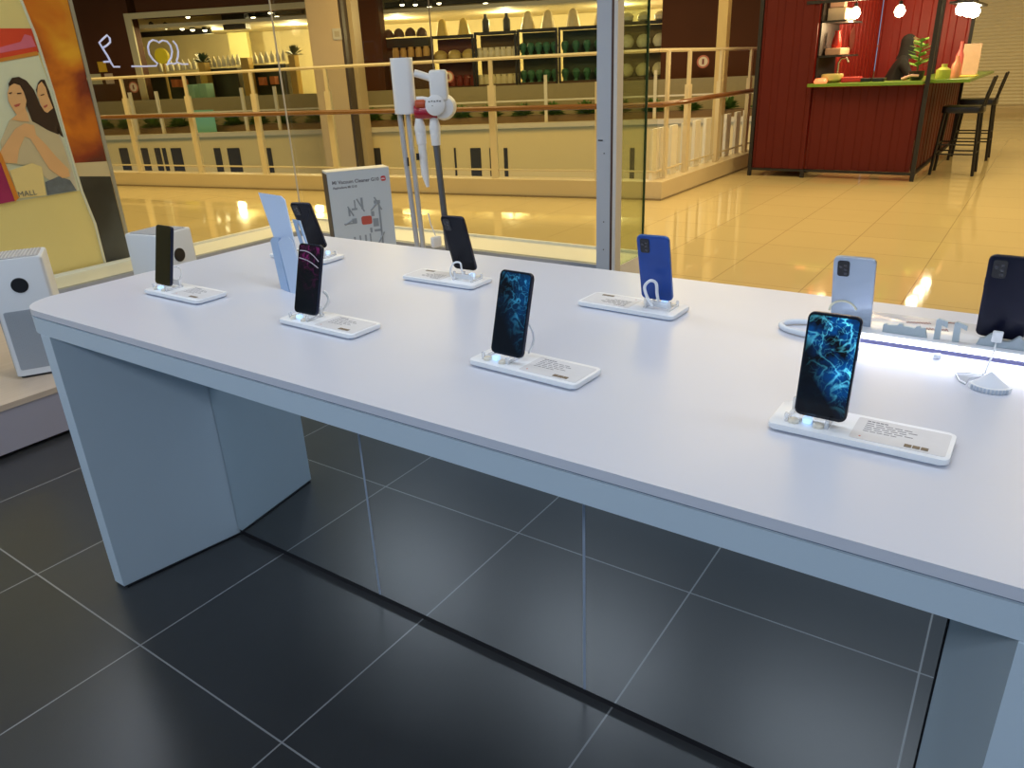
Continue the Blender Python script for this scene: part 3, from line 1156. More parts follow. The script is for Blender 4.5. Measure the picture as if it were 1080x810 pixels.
# ------------------------------------------------------------------ stick vacuum on its stand
vr = math.radians(34.3)
vst = thing('vacuum_stand', 'slim pale twin-pole floor stand holding the white stick vacuum', 'stand', (-3.15, 3.60, 0.23), vr)
bm = NB()
prism(bm, rrect(0.30, 0.22, 0.03, 5, 0.0, 0.02), 0, 0.018, bev=0.004)
obj('base', bm, M_white, vst)
polem = mat('pale_pole', (0.55, 0.56, 0.58), 0.35, metal=0.3)
for (xt, xb) in ((-0.118, -0.075), (-0.068, -0.040)):
    bm = NB()
    tube(bm, [(xb, 0.02, 0.018), (xt, 0.03, 0.99)], 0.016, 12)
    obj('pole', bm, polem, vst, True)
bm = NB()
prism(bm, rrect(0.128, 0.10, 0.035, 6, -0.078, 0.03), 0.975, 1.285, bev=0.008)
obj('dock_body', bm, M_white, vst, True)
bm = NB()
box(bm, (-0.088, 0.0, 0.70), (0.010, 0.006, 0.05))
obj('dark_label', bm, M_black, vst)

sv = thing('stick_vacuum', 'white cordless stick vacuum with a red dust cup and grey tube', 'vacuum cleaner', (-3.15, 3.60, 0.23), vr)
bm = NB()
box(bm, (0.135, 0.0, 1.125), (0.105, 0.10, 0.175), 0, 0.018)
obj('battery_handle', bm, M_white, sv, True)
bm = NB()
tube(bm, [(0.10, 0.0, 1.165), (0.03, 0.0, 1.19), (-0.004, 0.0, 1.20)], 0.021, 12)
obj('upper_grip', bm, M_white, sv, True)
bm = NB()
tube(bm, [(0.08, 0.0, 1.045), (0.03, 0.0, 1.055), (-0.004, 0.0, 1.055)], 0.016, 12)
obj('lower_grip', bm, M_white, sv, True)
bm = NB()
lathe(bm, [(0.060, -0.07), (0.072, -0.05), (0.074, 0.03), (0.06, 0.055), (0.03, 0.06)], (0, 0, 0), 28, Matrix.Translation((0.155, 0.02, 1.005)) @ Matrix.Rotation(PI / 2, 4, 'X'))
obj('motor_housing', bm, M_white, sv, True)
bm = NB()
lathe(bm, [(0.058, 0), (0.058, 0.012), (0.052, 0.016), (0.0001, 0.017)], (0, 0, 0), 28, Matrix.Translation((0.110, -0.058, 1.020)) @ Matrix.Rotation(PI / 2, 4, 'X'))
fd = obj('filter_disc', bm, M_white, sv, True)
bm = NB()
for k in range(5):
    box(bm, (0.078 + k * 0.016, -0.0757, 1.042 + (k % 2) * 0.002), (0.010, 0.001, 0.007))
box(bm, (0.095, -0.0757, 1.018), (0.006, 0.001, 0.005))
obj('printed_icons', bm, ink, fd)
bm = NB()
lathe(bm, [(0.036, -0.07), (0.044, -0.05), (0.044, 0.055), (0.040, 0.07)], (0, 0, 0), 20, Matrix.Translation((0.048, 0.0, 0.985)) @ Matrix.Rotation(PI / 2, 4, 'Y'))
obj('dust_cup', bm, mat('translucent_red_cup', (0.38, 0.01, 0.03), 0.15, coat=0.5), sv, True)
bm = NB()
lathe(bm, [(0.018, -0.03), (0.024, -0.02), (0.024, 0.02), (0.018, 0.03)], (0, 0, 0), 16, Matrix.Translation((0.02, -0.03, 1.030)) @ Matrix.Rotation(PI / 2, 4, 'Y'))
obj('orange_cyclone', bm, mat('orange_cyclone', (0.55, 0.10, 0.04), 0.3), sv, True)
bm = NB()
tube(bm, [(0.000, 0.0, 0.955), (0.002, 0, 0.90), (0.006, 0, 0.80)], [0.020, 0.034, 0.030], 14)
obj('nozzle_adapter', bm, M_white, sv, True)
bm = NB()
tube(bm, [(0.090, 0.0, 0.955), (0.092, 0, 0.90), (0.092, 0, 0.79)], [0.022, 0.034, 0.028], 14)
obj('tube_collar', bm, M_white, sv, True)
bm = NB()
tube(bm, [(0.092, 0, 0.792), (0.125, 0.0, 0.012)], 0.020, 14)
obj('grey_tube', bm, mat('dark_grey_tube', (0.16, 0.17, 0.19), 0.35, metal=0.5), sv, True)
bm = NB()
tube(bm, [(0.006, 0.0, 0.80), (0.010, 0, 0.62), (0.022, -0.01, 0.545)], [0.026, 0.024, 0.010], 12)
obj('crevice_tool', bm, M_white, sv, True)
bm = NB()
box(bm, (-0.022, -0.03, 0.73), (0.018, 0.006, 0.04))
obj('dark_sticker', bm, M_black, sv)
tp_ = thing('power_adapter', 'small white power adapter hanging beside the vacuum stand poles', 'adapter', (-3.10, 3.60, 0.40), vr + 0.4)
bm = NB()
box(bm, (0.0, -0.02, 0.04), (0.07, 0.03, 0.07), 0.3, 0.01)
obj('body', bm, M_white, tp_, True)
bm = NB()
tube(bm, [(0, -0.02, 0.078), (-0.02, 0, 0.15), (-0.03, 0.0, 0.22)], 0.004, 6)
obj('lead', bm, M_white, tp_, True)

# ------------------------------------------------------------------ posters on the left window column
PX = -5.36


def poly_on_x(bm, pxs, layer, base=PX):
    x = base + 0.002 * layer
    pts = [onx(p[0], p[1], x) for p in pxs]
    a = [(p.y, p.z) for p in pts]
    prism(bm, a, x - 0.0015, x, 'x')
    return bm


col = NB()
ra = onx(72, 0, PX)
y1 = ra.y
bb(col, PX - 0.60, PX - 0.012, -2.5, y1, 0.0, 4.2)
struct('wall_left', col, mat('window_column', (0.55, 0.48, 0.36), 0.6))
cream_p = mat('poster_cream', (0.92, 0.74, 0.32), 0.45, noise=0.04, nscale=1.5)  # poster prints are warmed and brightened in colour in place of warm mall light
p_1 = thing('mall_poster', 'tall mall poster of two smiling women under a red banner', 'poster', (0, 0, 0))
edge = [(22, 0), (37, 37), (55.5, 96), (70, 148), (86, 201.5), (100, 236), (111, 279)]
bm = NB()
zt = onx(22, 0, PX).z + 0.9
yl_ = onx(22, 0, PX).y
pts = [(onx(a, b, PX + 0.004).y, max(onx(a, b, PX + 0.004).z, 0.275)) for a, b in edge]
prism(bm, [(-1.2, 0.275), (-1.2, zt), (yl_ - 0.02, zt)] + pts, PX - 0.003, PX + 0.0035, 'x')
obj('sheet', bm, cream_p, p_1)
bm = NB()
path = [Vector((PX + 0.008, onx(a, b, PX + 0.004).y, max(onx(a, b, PX + 0.004).z, 0.280))) for a, b in edge]
path = [Vector((PX + 0.008, path[0].y - 0.02, zt))] + path
tube(bm, path, 0.009, 6)
obj('white_edging', bm, mat('poster_edging', (0.85, 0.80, 0.66), 0.4), p_1)


def patch(name, m, pxs, layer, parent=p_1):
    bm = NB()
    poly_on_x(bm, pxs, layer + 3)
    return obj(name, bm, m, parent)


def offl(k):
    return k


patch('pale_sky_print', mat('print_sky', (0.84, 0.84, 0.66), 0.5, noise=0.08, nscale=3), [(-60, 72), (0, 65), (40.5, 58.5), (55, 97), (70, 149), (84, 201), (0, 215), (-60, 226)], 0)
patch('red_banner_print', mat('print_red_banner', (0.80, 0.07, 0.03), 0.45, noise=0.25, nscale=4), [(-60, 36), (0, 30), (33, 30), (41, 55), (0, 62), (-60, 68)], 1)
patch('pink_band_print', mat('print_pink', (0.90, 0.18, 0.30), 0.45, noise=0.3, nscale=5), [(-60, 58), (0, 50), (22, 44), (26, 36), (33, 38), (38, 49), (0, 56), (-60, 64)], 2)
patch('orange_line_print', mat('print_orange', (0.75, 0.28, 0.04), 0.45), [(-60, 68), (0, 61.5), (39, 54), (40.5, 58), (0, 65.5), (-60, 72)], 2)
skin = mat('print_skin', (0.92, 0.50, 0.24), 0.5, noise=0.10, nscale=9)
hair = mat('print_hair', (0.05, 0.022, 0.015), 0.5, noise=0.2, nscale=20)
shirt = mat('print_shirt', (0.72, 0.58, 0.38), 0.5, noise=0.08, nscale=12)
shirt2 = mat('print_shirt_light', (0.70, 0.62, 0.52), 0.5, noise=0.06, nscale=12)
patch('rear_woman_hair_print', hair, [(40, 88), (43, 84), (47, 84), (52, 96), (57, 112), (63, 132), (67, 145), (58, 138), (50, 125), (42, 108), (38, 95)], 2)
patch('rear_woman_face_print', skin, [(40, 90), (44, 86), (48, 92), (51, 102), (56, 114), (50, 119), (46, 117), (42, 108), (41, 104), (39, 100)], 3)
patch('rear_woman_shirt_print', shirt2, [(50, 135), (60, 132), (66, 150), (74, 172), (82, 200), (74, 200), (66, 182), (58, 160)], 2)
patch('front_woman_shirt_print', shirt, [(10, 127), (20, 119), (32, 118), (44, 124), (58, 136), (66, 152), (75, 180), (70, 190), (52, 190), (40, 181), (26, 174), (6, 172), (0, 150)], 4)
patch('front_woman_hair_print', hair, [(9, 88), (13, 82), (20, 81), (28, 85), (36, 95), (42, 110), (50, 122), (60, 132), (62, 142), (50, 137), (40, 131), (34, 128), (28, 112), (24, 100), (18, 92), (10, 96)], 5)
patch('front_woman_neck_print', skin, [(14, 116), (26, 112), (29, 120), (31, 128), (22, 128), (12, 126), (18, 121)], 6)
patch('front_woman_face_print', skin, [(8, 98), (10, 91), (15, 88), (21, 90), (25, 97), (28, 106), (27, 113), (22, 119), (17, 119), (13, 114), (9, 107)], 7)
face_ink = mat('print_face_ink', (0.10, 0.04, 0.03), 0.5)
for k, q in enumerate(([(9.5, 98), (12.5, 97), (12.8, 98.3), (9.8, 99.2)], [(18, 98), (22.5, 97.6), (22.6, 99), (18.2, 99.4)])):
    patch('printed_eye', face_ink, q, 8)
patch('printed_lips', mat('print_lips', (0.60, 0.12, 0.09), 0.5), [(14.5, 111), (19, 109.5), (22, 109), (20, 112), (16.5, 113)], 8)
patch('printed_eye', face_ink, [(43, 100), (46.5, 99), (46.8, 100), (43.4, 101)], 4)
patch('printed_lips', mat('print_lips', (0.60, 0.12, 0.09), 0.5), [(46, 112), (50, 110), (50, 112), (47, 114)], 4)
patch('front_woman_arms_print', skin, [(0, 160), (8, 148), (16, 136), (26, 130), (36, 132), (38, 142), (48, 152), (60, 166), (72, 178), (74, 186), (66, 188), (52, 178), (42, 162), (32, 146), (26, 144), (20, 158), (18, 172), (4, 172)], 6)
patch('bag_print', mat('print_bag', (0.95, 0.72, 0.32), 0.5), [(10, 180), (34, 172), (44, 176), (49, 206), (20, 209)], 7)
patch('jeans_print', mat('print_jeans', (0.16, 0.18, 0.22), 0.5, noise=0.5, nscale=22), [(48, 192), (62, 186), (74, 190), (81, 201), (50, 206)], 5)
patch('purple_corner_print', mat('print_purple', (0.40, 0.02, 0.12), 0.5, noise=0.3, nscale=5), [(-60, 120), (-10, 150), (2, 168), (16, 212), (0, 215), (-60, 226)], 8)
patch('orange_corner_print', mat('print_orange2', (0.78, 0.26, 0.03), 0.5), [(-10, 146), (2, 163), (20, 209), (16, 212.5), (1, 172), (-12, 156)], 9)
a = onx(19.5, 208, PX + 0.022)
b = onx(40, 204.5, PX + 0.022)
sz = (b - a).length / 2.55
R = Matrix(((0, 0, 1, PX + 0.0235), (1, 0, 0, a.y), (0, 1, 0, a.z), (0, 0, 0, 1)))
obj('bag_lettering', text_bm('MALL', sz, R, 0.0004, 0.0), ink, p_1)

p_2 = thing('food_poster', 'tall narrow glossy poster of orange-brown food close-ups beside the mall poster', 'poster', (0, 0, 0))
bm = NB()
food = blotch_mat('print_food', [(0.05, 0.010, 0.010), (0.30, 0.040, 0.012), (0.75, 0.20, 0.012), (0.95, 0.45, 0.03)], 2.3)
e2 = [(a_, b_) for a_, b_ in ((22, 0), (37, 37), (55.5, 96), (70, 148), (78, 172))]
R_ = lambda a_, b_: (onx(a_, b_, PX).y, onx(a_, b_, PX).z)
ztop = zt
yr = y1 - 0.003
zr = R_(114, 170)[1]
prism(bm, [(R_(22, 0)[0] - 0.02, ztop)] + [R_(*e) for e in e2] + [(yr, zr), (yr, ztop)], PX - 0.0055, PX - 0.0032, 'x')
obj('food_print', bm, food, p_2)
bm = NB()
prism(bm, [R_(78, 172), (yr, zr), (yr, R_(117, 186)[1]), R_(84, 186)], PX - 0.0055, PX - 0.0032, 'x')
obj('cream_band_print', bm, mat('print_cream_band', (0.75, 0.60, 0.38), 0.5), p_2)
bm = NB()
prism(bm, [R_(84, 186), (yr, R_(117, 186)[1]), (yr, 0.27), (R_(111, 281)[0], 0.27), R_(100, 236), R_(86, 201)], PX - 0.0055, PX - 0.0032, 'x')
obj('dark_base_print', bm, blotch_mat('print_dark', [(0.03, 0.022, 0.015), (0.05, 0.045, 0.04), (0.12, 0.13, 0.14)], 2.0), p_2)
bm = NB()
bb(bm, PX - 0.0055, PX + 0.004, yr + 0.0035, yr + 0.025, 0.289, ztop)
obj('edge_trim', bm, mat('poster_trim_grey', (0.42, 0.38, 0.32), 0.4), p_2)

# pale, faintly emissive line drawings on the left pane
lavender_m = mat('lavender_line', (0.55, 0.60, 0.85), 0.4, emit=(0.55, 0.60, 0.9), estr=0.25)


def sticker(name, label, strokes, r=0.006):
    t = thing(name, label, 'window decal')
    for st in strokes:
        bm = NB()
        path = [onx(p[0], p[1], IX + 0.0065) for p in st]
        tube(bm, path, r, 6)
        obj('line', bm, lavender_m, t)


def zz(x, y):
    return (100 + x / 10.8, 20 + y / 10.8)


sticker('window_line_drawing', 'thin pale outline of a raised arm and sleeve on the left pane', [
    [zz(*p) for p in ((285, 545), (215, 545), (185, 500), (150, 430), (100, 350), (50, 270), (90, 230), (140, 185), (170, 220), (175, 265), (140, 300), (100, 325))],
    [zz(*p) for p in ((100, 490), (180, 485))]])
sticker('window_line_drawing', 'thin pale rounded heart-like outline with a wavy tail on the left pane', [
    [zz(*p) for p in ((420, 540), (560, 540), (700, 535), (715, 510), (660, 460), (620, 400), (605, 320), (620, 265), (660, 240), (700, 250), (730, 270), (770, 245), (820, 255), (860, 300), (880, 370), (870, 440), (840, 490), (820, 520), (870, 505), (900, 515), (940, 495), (990, 515), (1060, 515))],
    [zz(*p) for p in ((890, 250), (930, 300), (950, 370), (945, 440), (930, 480))]])

# ------------------------------------------------------------------ atrium ledge and railing on the near side
stone = mat('beige_stone', (0.66, 0.55, 0.36), 0.45, noise=0.06, nscale=2)
LK = 0.187


def ly(x):
    return 7.93 + LK * (x + 3.55)


bm = NB()
prism(bm, [(-3.46, 7.93), (-3.46, 22.0), (-3.68, 22.0), (-3.68, 8.15), (-3.68, 8.13), (-30, ly(-30) + 0.22), (-30, ly(-30)), (-3.56, ly(-3.56))], 0, 0.2)
struct('trim_10', bm, stone)
bm = NB()
prism(bm, [(-3.455, 7.91), (-3.455, 22.0), (-3.4599, 22.0), (-3.4599, 7.92), (-3.56, ly(-3.56) - 0.001), (-30, ly(-30) - 0.001), (-30, ly(-30) - 0.02), (-3.56, ly(-3.56) - 0.02)], 0, 0.02)
struct('trim_11', bm, mat('dark_skirting', (0.25, 0.19, 0.11), 0.5))
rail = thing('atrium_railing', 'cream atrium railing with glass infill and round brown handrail', 'railing', (0, 0, 0))
u = Vector((1, LK, 0)).normalized()
nrm = Vector((-LK, 1, 0)).normalized()
RO = 0.10
bases = []
for px, py in ((62, 183.5), (130, 184), (203, 184), (276, 184.5), (354, 185.5), (437, 186.2), (525, 187.5), (630, 190.5)):
    p = onz(px, py, 0.2)
    x = p.x
    bases.append(Vector((x, ly(x), 0)) + nrm * RO)
for b_ in bases:
    bm = NB()
    ang = math.atan2(u.y, u.x)
    box(bm, (b_.x, b_.y, 0.2 + 0.53), (0.085, 0.05, 1.06), ang)
    box(bm, (b_.x, b_.y, 1.40 + 0.0), (0.045, 0.03, 0.28), ang)
    po = obj('post', bm, M_cream, rail)
    bm = NB()
    q = b_ - nrm * 0.06
    box(bm, (q.x, q.y, 1.005), (0.05, 0.08, 0.05), ang)
    obj('rail_bracket', bm, mat('pale_bracket', (0.85, 0.80, 0.65), 0.4), po)
a = Vector((-30, ly(-30), 0)) + nrm * RO
c = Vector((-3.56, ly(-3.56), 0)) + nrm * RO
cr = Vector((-3.56, 22.0, 0))
bm = NB()
tube(bm, [a + Vector((0, 0, 1.545)), c + Vector((0, 0, 1.545)), Vector((-3.56, 22, 1.56))], 0.022, 6)
obj('top_rail', bm, M_cream, rail)
bm = NB()
tube(bm, [a + Vector((0, 0, 0.30)), c + Vector((0, 0, 0.30)), Vector((-3.56, 22, 0.30))], 0.012, 6)
obj('bottom_rail', bm, M_cream, rail)
bm = NB()
hr = [a - nrm * 0.10 + Vector((0, 0, 1.005))]
e_ = c - nrm * 0.10
hr += [Vector((e_.x - 0.55, e_.y - 0.55 * LK, 1.005)), Vector((e_.x - 0.25, e_.y - 0.02, 1.005)), Vector((e_.x + 0.02, e_.y + 0.10, 1.005)), Vector((-3.46, 8.5, 1.01)), Vector((-3.45, 9.2, 1.02)), Vector((-3.45, 22, 1.03))]
tube(bm, hr, 0.030, 10)
obj('handrail', bm, mat('brown_wood_handrail', (0.20, 0.08, 0.02), 0.3, coat=0.4), rail, True)
bm = NB()
slab(bm, [a + Vector((0, 0, 0.31)), c + Vector((0, 0, 0.31)), c + Vector((0, 0, 1.52)), a + Vector((0, 0, 1.52))], 0.01)
obj('glass_infill', bm, glass_mat('railing_glass', (0.93, 0.93, 0.88), 0.03), rail)
# right run posts
for y, wide in ((8.22, 0), (8.82, 1), (9.85, 1), (11.0, 1), (12.2, 1)):
    bm = NB()
    if wide:
        bb(bm, -3.585, -3.535, y - 0.05, y + 0.05, 0.2, 1.18)
        bb(bm, -3.575, -3.545, y - 0.03, y + 0.03, 1.18, 1.54)
    else:
        bb(bm, -3.575, -3.545, y - 0.03, y + 0.03, 0.2, 1.54)
    po = obj('post', bm, M_cream, rail)
    if wide:
        bm = NB()
        bb(bm, -3.5349, -3.46, y + 0.12, y + 0.20, 0.985, 1.035)
        obj('rail_bracket', bm, mat('pale_bracket', (0.85, 0.80, 0.65), 0.4), po)
bm = NB()
bb(bm, -3.85, -3.72, 10.42, 10.55, -4.5, 3.9)
tag(obj('corner_pole', bm, mat('yellow_cream_pole', (0.68, 0.52, 0.24), 0.4)), 'tall yellow-cream pole rising above the railing beside the red kiosk', 'pole')
# white fins on the right run
fm = mat('white_fin', (0.86, 0.82, 0.70), 0.45)
ys = [8.10, 8.30, 8.62, 8.98, 9.34, 9.70, 10.10, 10.45, 10.85, 11.22]
proto = None
for k, y in enumerate(ys):
    if proto is None:
        bm = NB()
        bb(bm, -0.02, 0.02, -0.085, 0.085, 0, 0.55)
        proto = obj('railing_fin', bm, fm)
        proto.location = (-3.64, y, 0.2)
        tag(proto, 'white upright board below the curved handrail by the kiosk', 'fin', 'white boards along the right railing')
    else:
        o = proto.copy()
        COL.objects.link(o)
        o.location = (-3.64, y, 0.2)

# ------------------------------------------------------------------ far side of the atrium
F0 = Vector((-9.95, 17.96, 0))
FU = Vector((11.05, 4.76, 0)).normalized()   # to the right
FN = Vector((-FU.y, FU.x, 0))                # away from the camera
FA = math.atan2(FU.y, FU.x)
FM = Matrix.Translation(F0) @ Matrix.Rotation(FA, 4, 'Z')


def fp(px, py, d=0.0):
    """point on the plane d metres behind the far edge, in far-side coordinates (s, z)"""
    r_ = ray(px, py)
    o_ = Vector((0, 0, HC)) - (F0 + FN * d)
    t = -o_.dot(FN) / r_.dot(FN)
    p = Vector((0, 0, HC)) + r_ * t
    return ((p - F0).dot(FU), p.z)


def fbox(bm, px0, py0, px1, py1, d, th=0.3, bev=0):
    """box whose front face spans the given image span at its middle height"""
    s0, _ = fp(px0, (py0 + py1) / 2, d)
    s1, _ = fp(px1, (py0 + py1) / 2, d)
    _, z1 = fp((px0 + px1) / 2, py0, d)
    _, z0 = fp((px0 + px1) / 2, py1, d)
    bb(bm, s0, s1, d, d + th, z0, z1, bev)
    return s0, s1, z0, z1


def far(name, bm, m, parent=None, structure=True, smooth=False):
    bmesh.ops.transform(bm, matrix=FM, verts=bm.verts)
    return struct(name, bm, m, parent, smooth) if structure else obj(name, bm, m, parent, smooth)


sL, _ = fp(40, 140)
sR = 16.0
fascia_m = mat('cream_fascia', (0.80, 0.60, 0.27), 0.6, noise=0.05)
bm = NB()
bb(bm, sL - 10, sR, 0.0, 0.25, -4.5, -0.02)
far('wall_far_fascia', bm, fascia_m)
bm = NB()
bb(bm, sL - 10, sR, -0.08, 0.12, -0.0199, 0.10)
far('trim_12', bm, stone)
bm = NB()
bb(bm, sL - 10, sR, 0.26, 9.0, -0.10, -0.02)
far('floor_far', bm, mall_tile)
winm = mat('dark_opening', (0.035, 0.028, 0.022), 0.4)
k = 1
for px0, px1 in ((130, 139), (153, 160), (167, 173), (175, 179), (184, 195), (229, 236), (243, 256), (282, 289), (392, 403), (464, 466), (480, 482), (497, 508), (517, 520), (532, 536), (664, 669)):
    bm = NB()
    fbox(bm, px0, 156, px1, 200, -0.012, 0.011)
    far('window_%d' % (k + 10), bm, winm)
    k += 1

# low wall, planter and shrubs at the far edge
bm = NB()
bb(bm, sL - 10, sR, 1.6, 1.75, -0.02, 1.0)
far('trim_13', bm, mat('olive_low_wall', (0.34, 0.28, 0.15), 0.6, noise=0.1))
pln = NB()
bb(pln, sL - 10, sR, 0.58, 0.98, -0.0199, 0.24)
far('trim_14', pln, mat('brown_planter', (0.22, 0.14, 0.07), 0.6))
leafm = mat('shrub_green', (0.10, 0.20, 0.03), 0.5, noise=0.5, nscale=6)


def leaf_clump(r, n, seed, w=0.07):
    random.seed(seed)
    bm = NB()
    for i in range(n):
        a_ = random.uniform(0, 2 * PI)
        el = random.uniform(0.1, 1.35)
        L_ = r * random.uniform(0.7, 1.15)
        d = Vector((math.cos(a_) * math.cos(el), math.sin(a_) * math.cos(el), math.sin(el)))
        s = d.cross(Vector((0, 0, 1))).normalized() * w * random.uniform(0.7, 1.2)
        b0 = Vector((random.uniform(-.1, .1) * r, random.uniform(-.1, .1) * r, 0.0))
        m1 = b0 + d * L_ * 0.55 + Vector((0, 0, 0.03 * r))
        e = b0 + d * L_ - Vector((0, 0, 0.1 * r))
        vs_ = [bm.verts.new(v_) for v_ in (b0, m1 + s, e, m1 - s)]
        bm.faces.new(vs_)
    return bm


shr = []
for sd in range(3):
    o = far('shrub', leaf_clump(0.38, 130, sd, 0.06), leafm, None, False)
    shr.append(o)
s_ = sL - 1
k = 0
while s_ < 6.5:
    o = shr[k] if k < 3 else shr[k % 3].copy()
    if k >= 3:
        COL.objects.link(o)
    base_m = o.data
    random.seed(k)
    o.matrix_world = Matrix.Translation(FU * s_ + FN * 0.78 + Vector((0, 0, 0.2405))) @ Matrix.Translation(F0) @ Matrix.Rotation(0, 4, 'Z') @ Matrix.Translation(-F0)
    tag(o, 'small leafy green shrub in the planter across the atrium', 'shrub', 'shrubs in the far planter')
    s_ += random.uniform(0.80, 0.95)
    k += 1

# far railing posts
bm = NB()
fr = thing('far_railing', 'thin cream railing along the far side of the atrium', 'railing', F0, FA)
for px in (90, 137, 165, 255, 290, 430, 575, 690):
    s0, _ = fp(px, 120)
    b2 = NB()
    bb(b2, s0 - 0.04, s0 + 0.04, 0.15, 0.22, 0.1001, 1.25)
    obj('post', b2, M_cream, fr)
b2 = NB()
bb(b2, sL - 9, 9, 0.16, 0.21, 0.62, 0.66)
obj('top_rail', b2, M_cream, fr)

# ---- walls and shopfronts
brown = mat('dark_brown_cladding', (0.095, 0.032, 0.012), 0.6, spec=0.15, noise=0.15, nscale=1.2)
shopw = mat('shop_cream_wall', (0.66, 0.58, 0.34), 0.7, noise=0.05)
D1 = 2.2
# brown pieces at the front plane of the shops
for n_, (px0, px1) in enumerate(((-60, 145), (372, 404), (697, 900))):
    s0, s1 = fp(px0, 60, D1)[0], fp(px1, 60, D1)[0]
    bm = NB()
    if n_ == 0:
        s0 -= 4
    if n_ == 2:
        s1 = min(s1, 12.5)
    bb(bm, s0, s1, D1, D1 + 0.4, -0.0199, 5.0)
    far('wall_far_brown_%d' % (n_ + 1), bm, brown)
# header above the left shop
sa, sb = fp(145, 20, D1)[0], fp(330, 20, D1)[0]
zh0 = fp(142, 20, D1)[1]
zh1 = fp(318, 9, D1)[1]
zh = (zh0 + zh1) / 2
bm = NB()
bb(bm, sa, sb, D1, D1 + 0.4, zh, 5.0)
far('wall_far_header', bm, brown)
crm = mat('cream_shop_frame', (0.66, 0.58, 0.34), 0.5)
bm = NB()
s0 = fp(141, 60, D1)[0]
bb(bm, s0, s0 + 0.22, D1 - 0.06, D1 - 0.001, -0.0199, zh)
bb(bm, s0, sb, D1 - 0.06, D1 - 0.001, zh - 0.0, zh + 0.16)
far('trim_15', bm, crm)
# shop interior shell
bm = NB()
DB = 7.5
bb(bm, sL - 10, 6.0, DB, DB + 0.2, -0.0199, 5.0)
far('wall_far_shop_back', bm, shopw)
bm = NB()
bb(bm, sa - 0.5, 5.6, D1 + 0.41, DB - 0.01, 3.05, 3.15)
far('ceiling_far_shop', bm, mat('far_shop_ceiling', (0.55, 0.50, 0.34), 0.7))
for s_, pw in ((-13, 240), (-10, 300), (-6.5, 300), (-3, 260), (0.5, 280), (3.5, 260)):
    p = FM @ Vector((s_, 4.6, 2.98))
    l = bpy.data.lights.new('far_shop_light', 'POINT')
    l.energy = pw * 0.75
    l.color = (1.0, 0.82, 0.42)
    l.shadow_soft_size = 0.12
    lo_ = bpy.data.objects.new('far_shop_light', l)
    lo_.location = p - Vector((0, 0, 0.15))
    COL.objects.link(lo_)

# stone column standing in front of the far side
bm = NB()
c0, c1 = fp(322, 90, -1.0)[0], fp(372, 90, -1.0)[0]
c0 = fp(336, 90, -1.0)[0]
c1 = fp(366, 90, -1.0)[0]
c0b = fp(317, 0, -1.0)[0]
bb(bm, c0b + 0.1, c1, -1.0, -0.1, -4.5, 5.0)
far('wall_far_column', bm, mat('tan_stone_column', (0.66, 0.46, 0.24), 0.45, noise=0.08, nscale=1.0))
bm = NB()
bb(bm, c1 + 0.001, c1 + 0.07, -0.99, -0.15, -4.5, 5.0)
far('trim_16', bm, mat('dark_column_joint', (0.05, 0.03, 0.02), 0.5))
bm = NB()
s0, s1 = fp(374, 60, -0.2)[0], fp(382, 60, -0.2)[0]
bb(bm, c1 + 0.0711, s1, -0.6, -0.1, -4.5, 5.0)
far('trim_17', bm, mat('pale_pilaster', (0.55, 0.40, 0.20), 0.5))
sq = thing('wall_notice', 'small square notice with a pale border on the tan stone column', 'notice', F0, FA)
a0, b0 = fp(350, 30, -1.02), fp(360.5, 41.5, -1.02)
bm = NB()
bb(bm, a0[0], b0[0], -1.015, -1.001, b0[1], a0[1])
obj('border', bm, mat('notice_border', (0.62, 0.54, 0.38), 0.5), sq)
bm = NB()
mx_, mz_ = (a0[0] + b0[0]) / 2, (a0[1] + b0[1]) / 2
w_ = (b0[0] - a0[0]) * 0.28
bb(bm, mx_ - w_, mx_ + w_, -1.02, -1.0151, mz_ - w_, mz_ + w_)
obj('panel', bm, mat('notice_panel', (0.50, 0.40, 0.24), 0.5), sq)

# ---- spot lamps on black track in both far shops (lit)
bulb_m = mat('lit_spot_lens', (1, 0.95, 0.8), 0.3, emit=(1.0, 0.88, 0.55), estr=9)
trk = mat('black_track', (0.02, 0.018, 0.012), 0.5)
spots = [(144, 27), (160, 28.5), (175, 29), (192, 30), (203, 31), (216, 31.5), (198, 17.5), (266, 11), (285, 13), (292, 17), (314, 8), (267, 18), (424, 4.5), (438, 4.5), (453, 7), (463, 3), (512, 3), (569, 0.5)]
bm = NB()
proto = None
for (px, py) in spots:
    d = 3.4
    s0, z0 = fp(px, py, d)
    if proto is None:
        b2 = NB()
        lathe(b2, [(0.02, 0.16), (0.07, 0.12), (0.08, 0.0), (0.078, -0.006)], (0, 0, 0), 12)
        proto = thing('spot_lamp', 'small lit ceiling spot lamp in the shops across the atrium', 'lamp', (0, 0, 0), FA, 'spot lamps across the atrium')
        obj('housing', b2, trk, proto)
        b2 = NB()
        lathe(b2, [(0.068, -0.0065), (0.06, -0.03), (0.03, -0.05)], (0, 0, 0), 12)
        obj('lens', b2, bulb_m, proto)
        proto.location = FM @ Vector((s0, d, z0))
    else:
        dup(proto, FM @ Vector((s0, d, z0)), FA)
for (p0, p1, dd) in (((140, 33), (222, 36), 4.0), ((262, 15), (318, 10), 4.0), ((405, 2), (640, -6), 4.0)):
    b2 = NB()
    s0, z0 = fp(p0[0], p0[1], dd)
    s1, z1 = fp(p1[0], p1[1], dd)
    zz_ = (z0 + z1) / 2
    bb(b2, s0, s1, dd, dd + 0.12, zz_ - 0.09, zz_ + 0.07)
    far('trim_%d' % (18 + int(p0[0] / 200)), b2, trk)

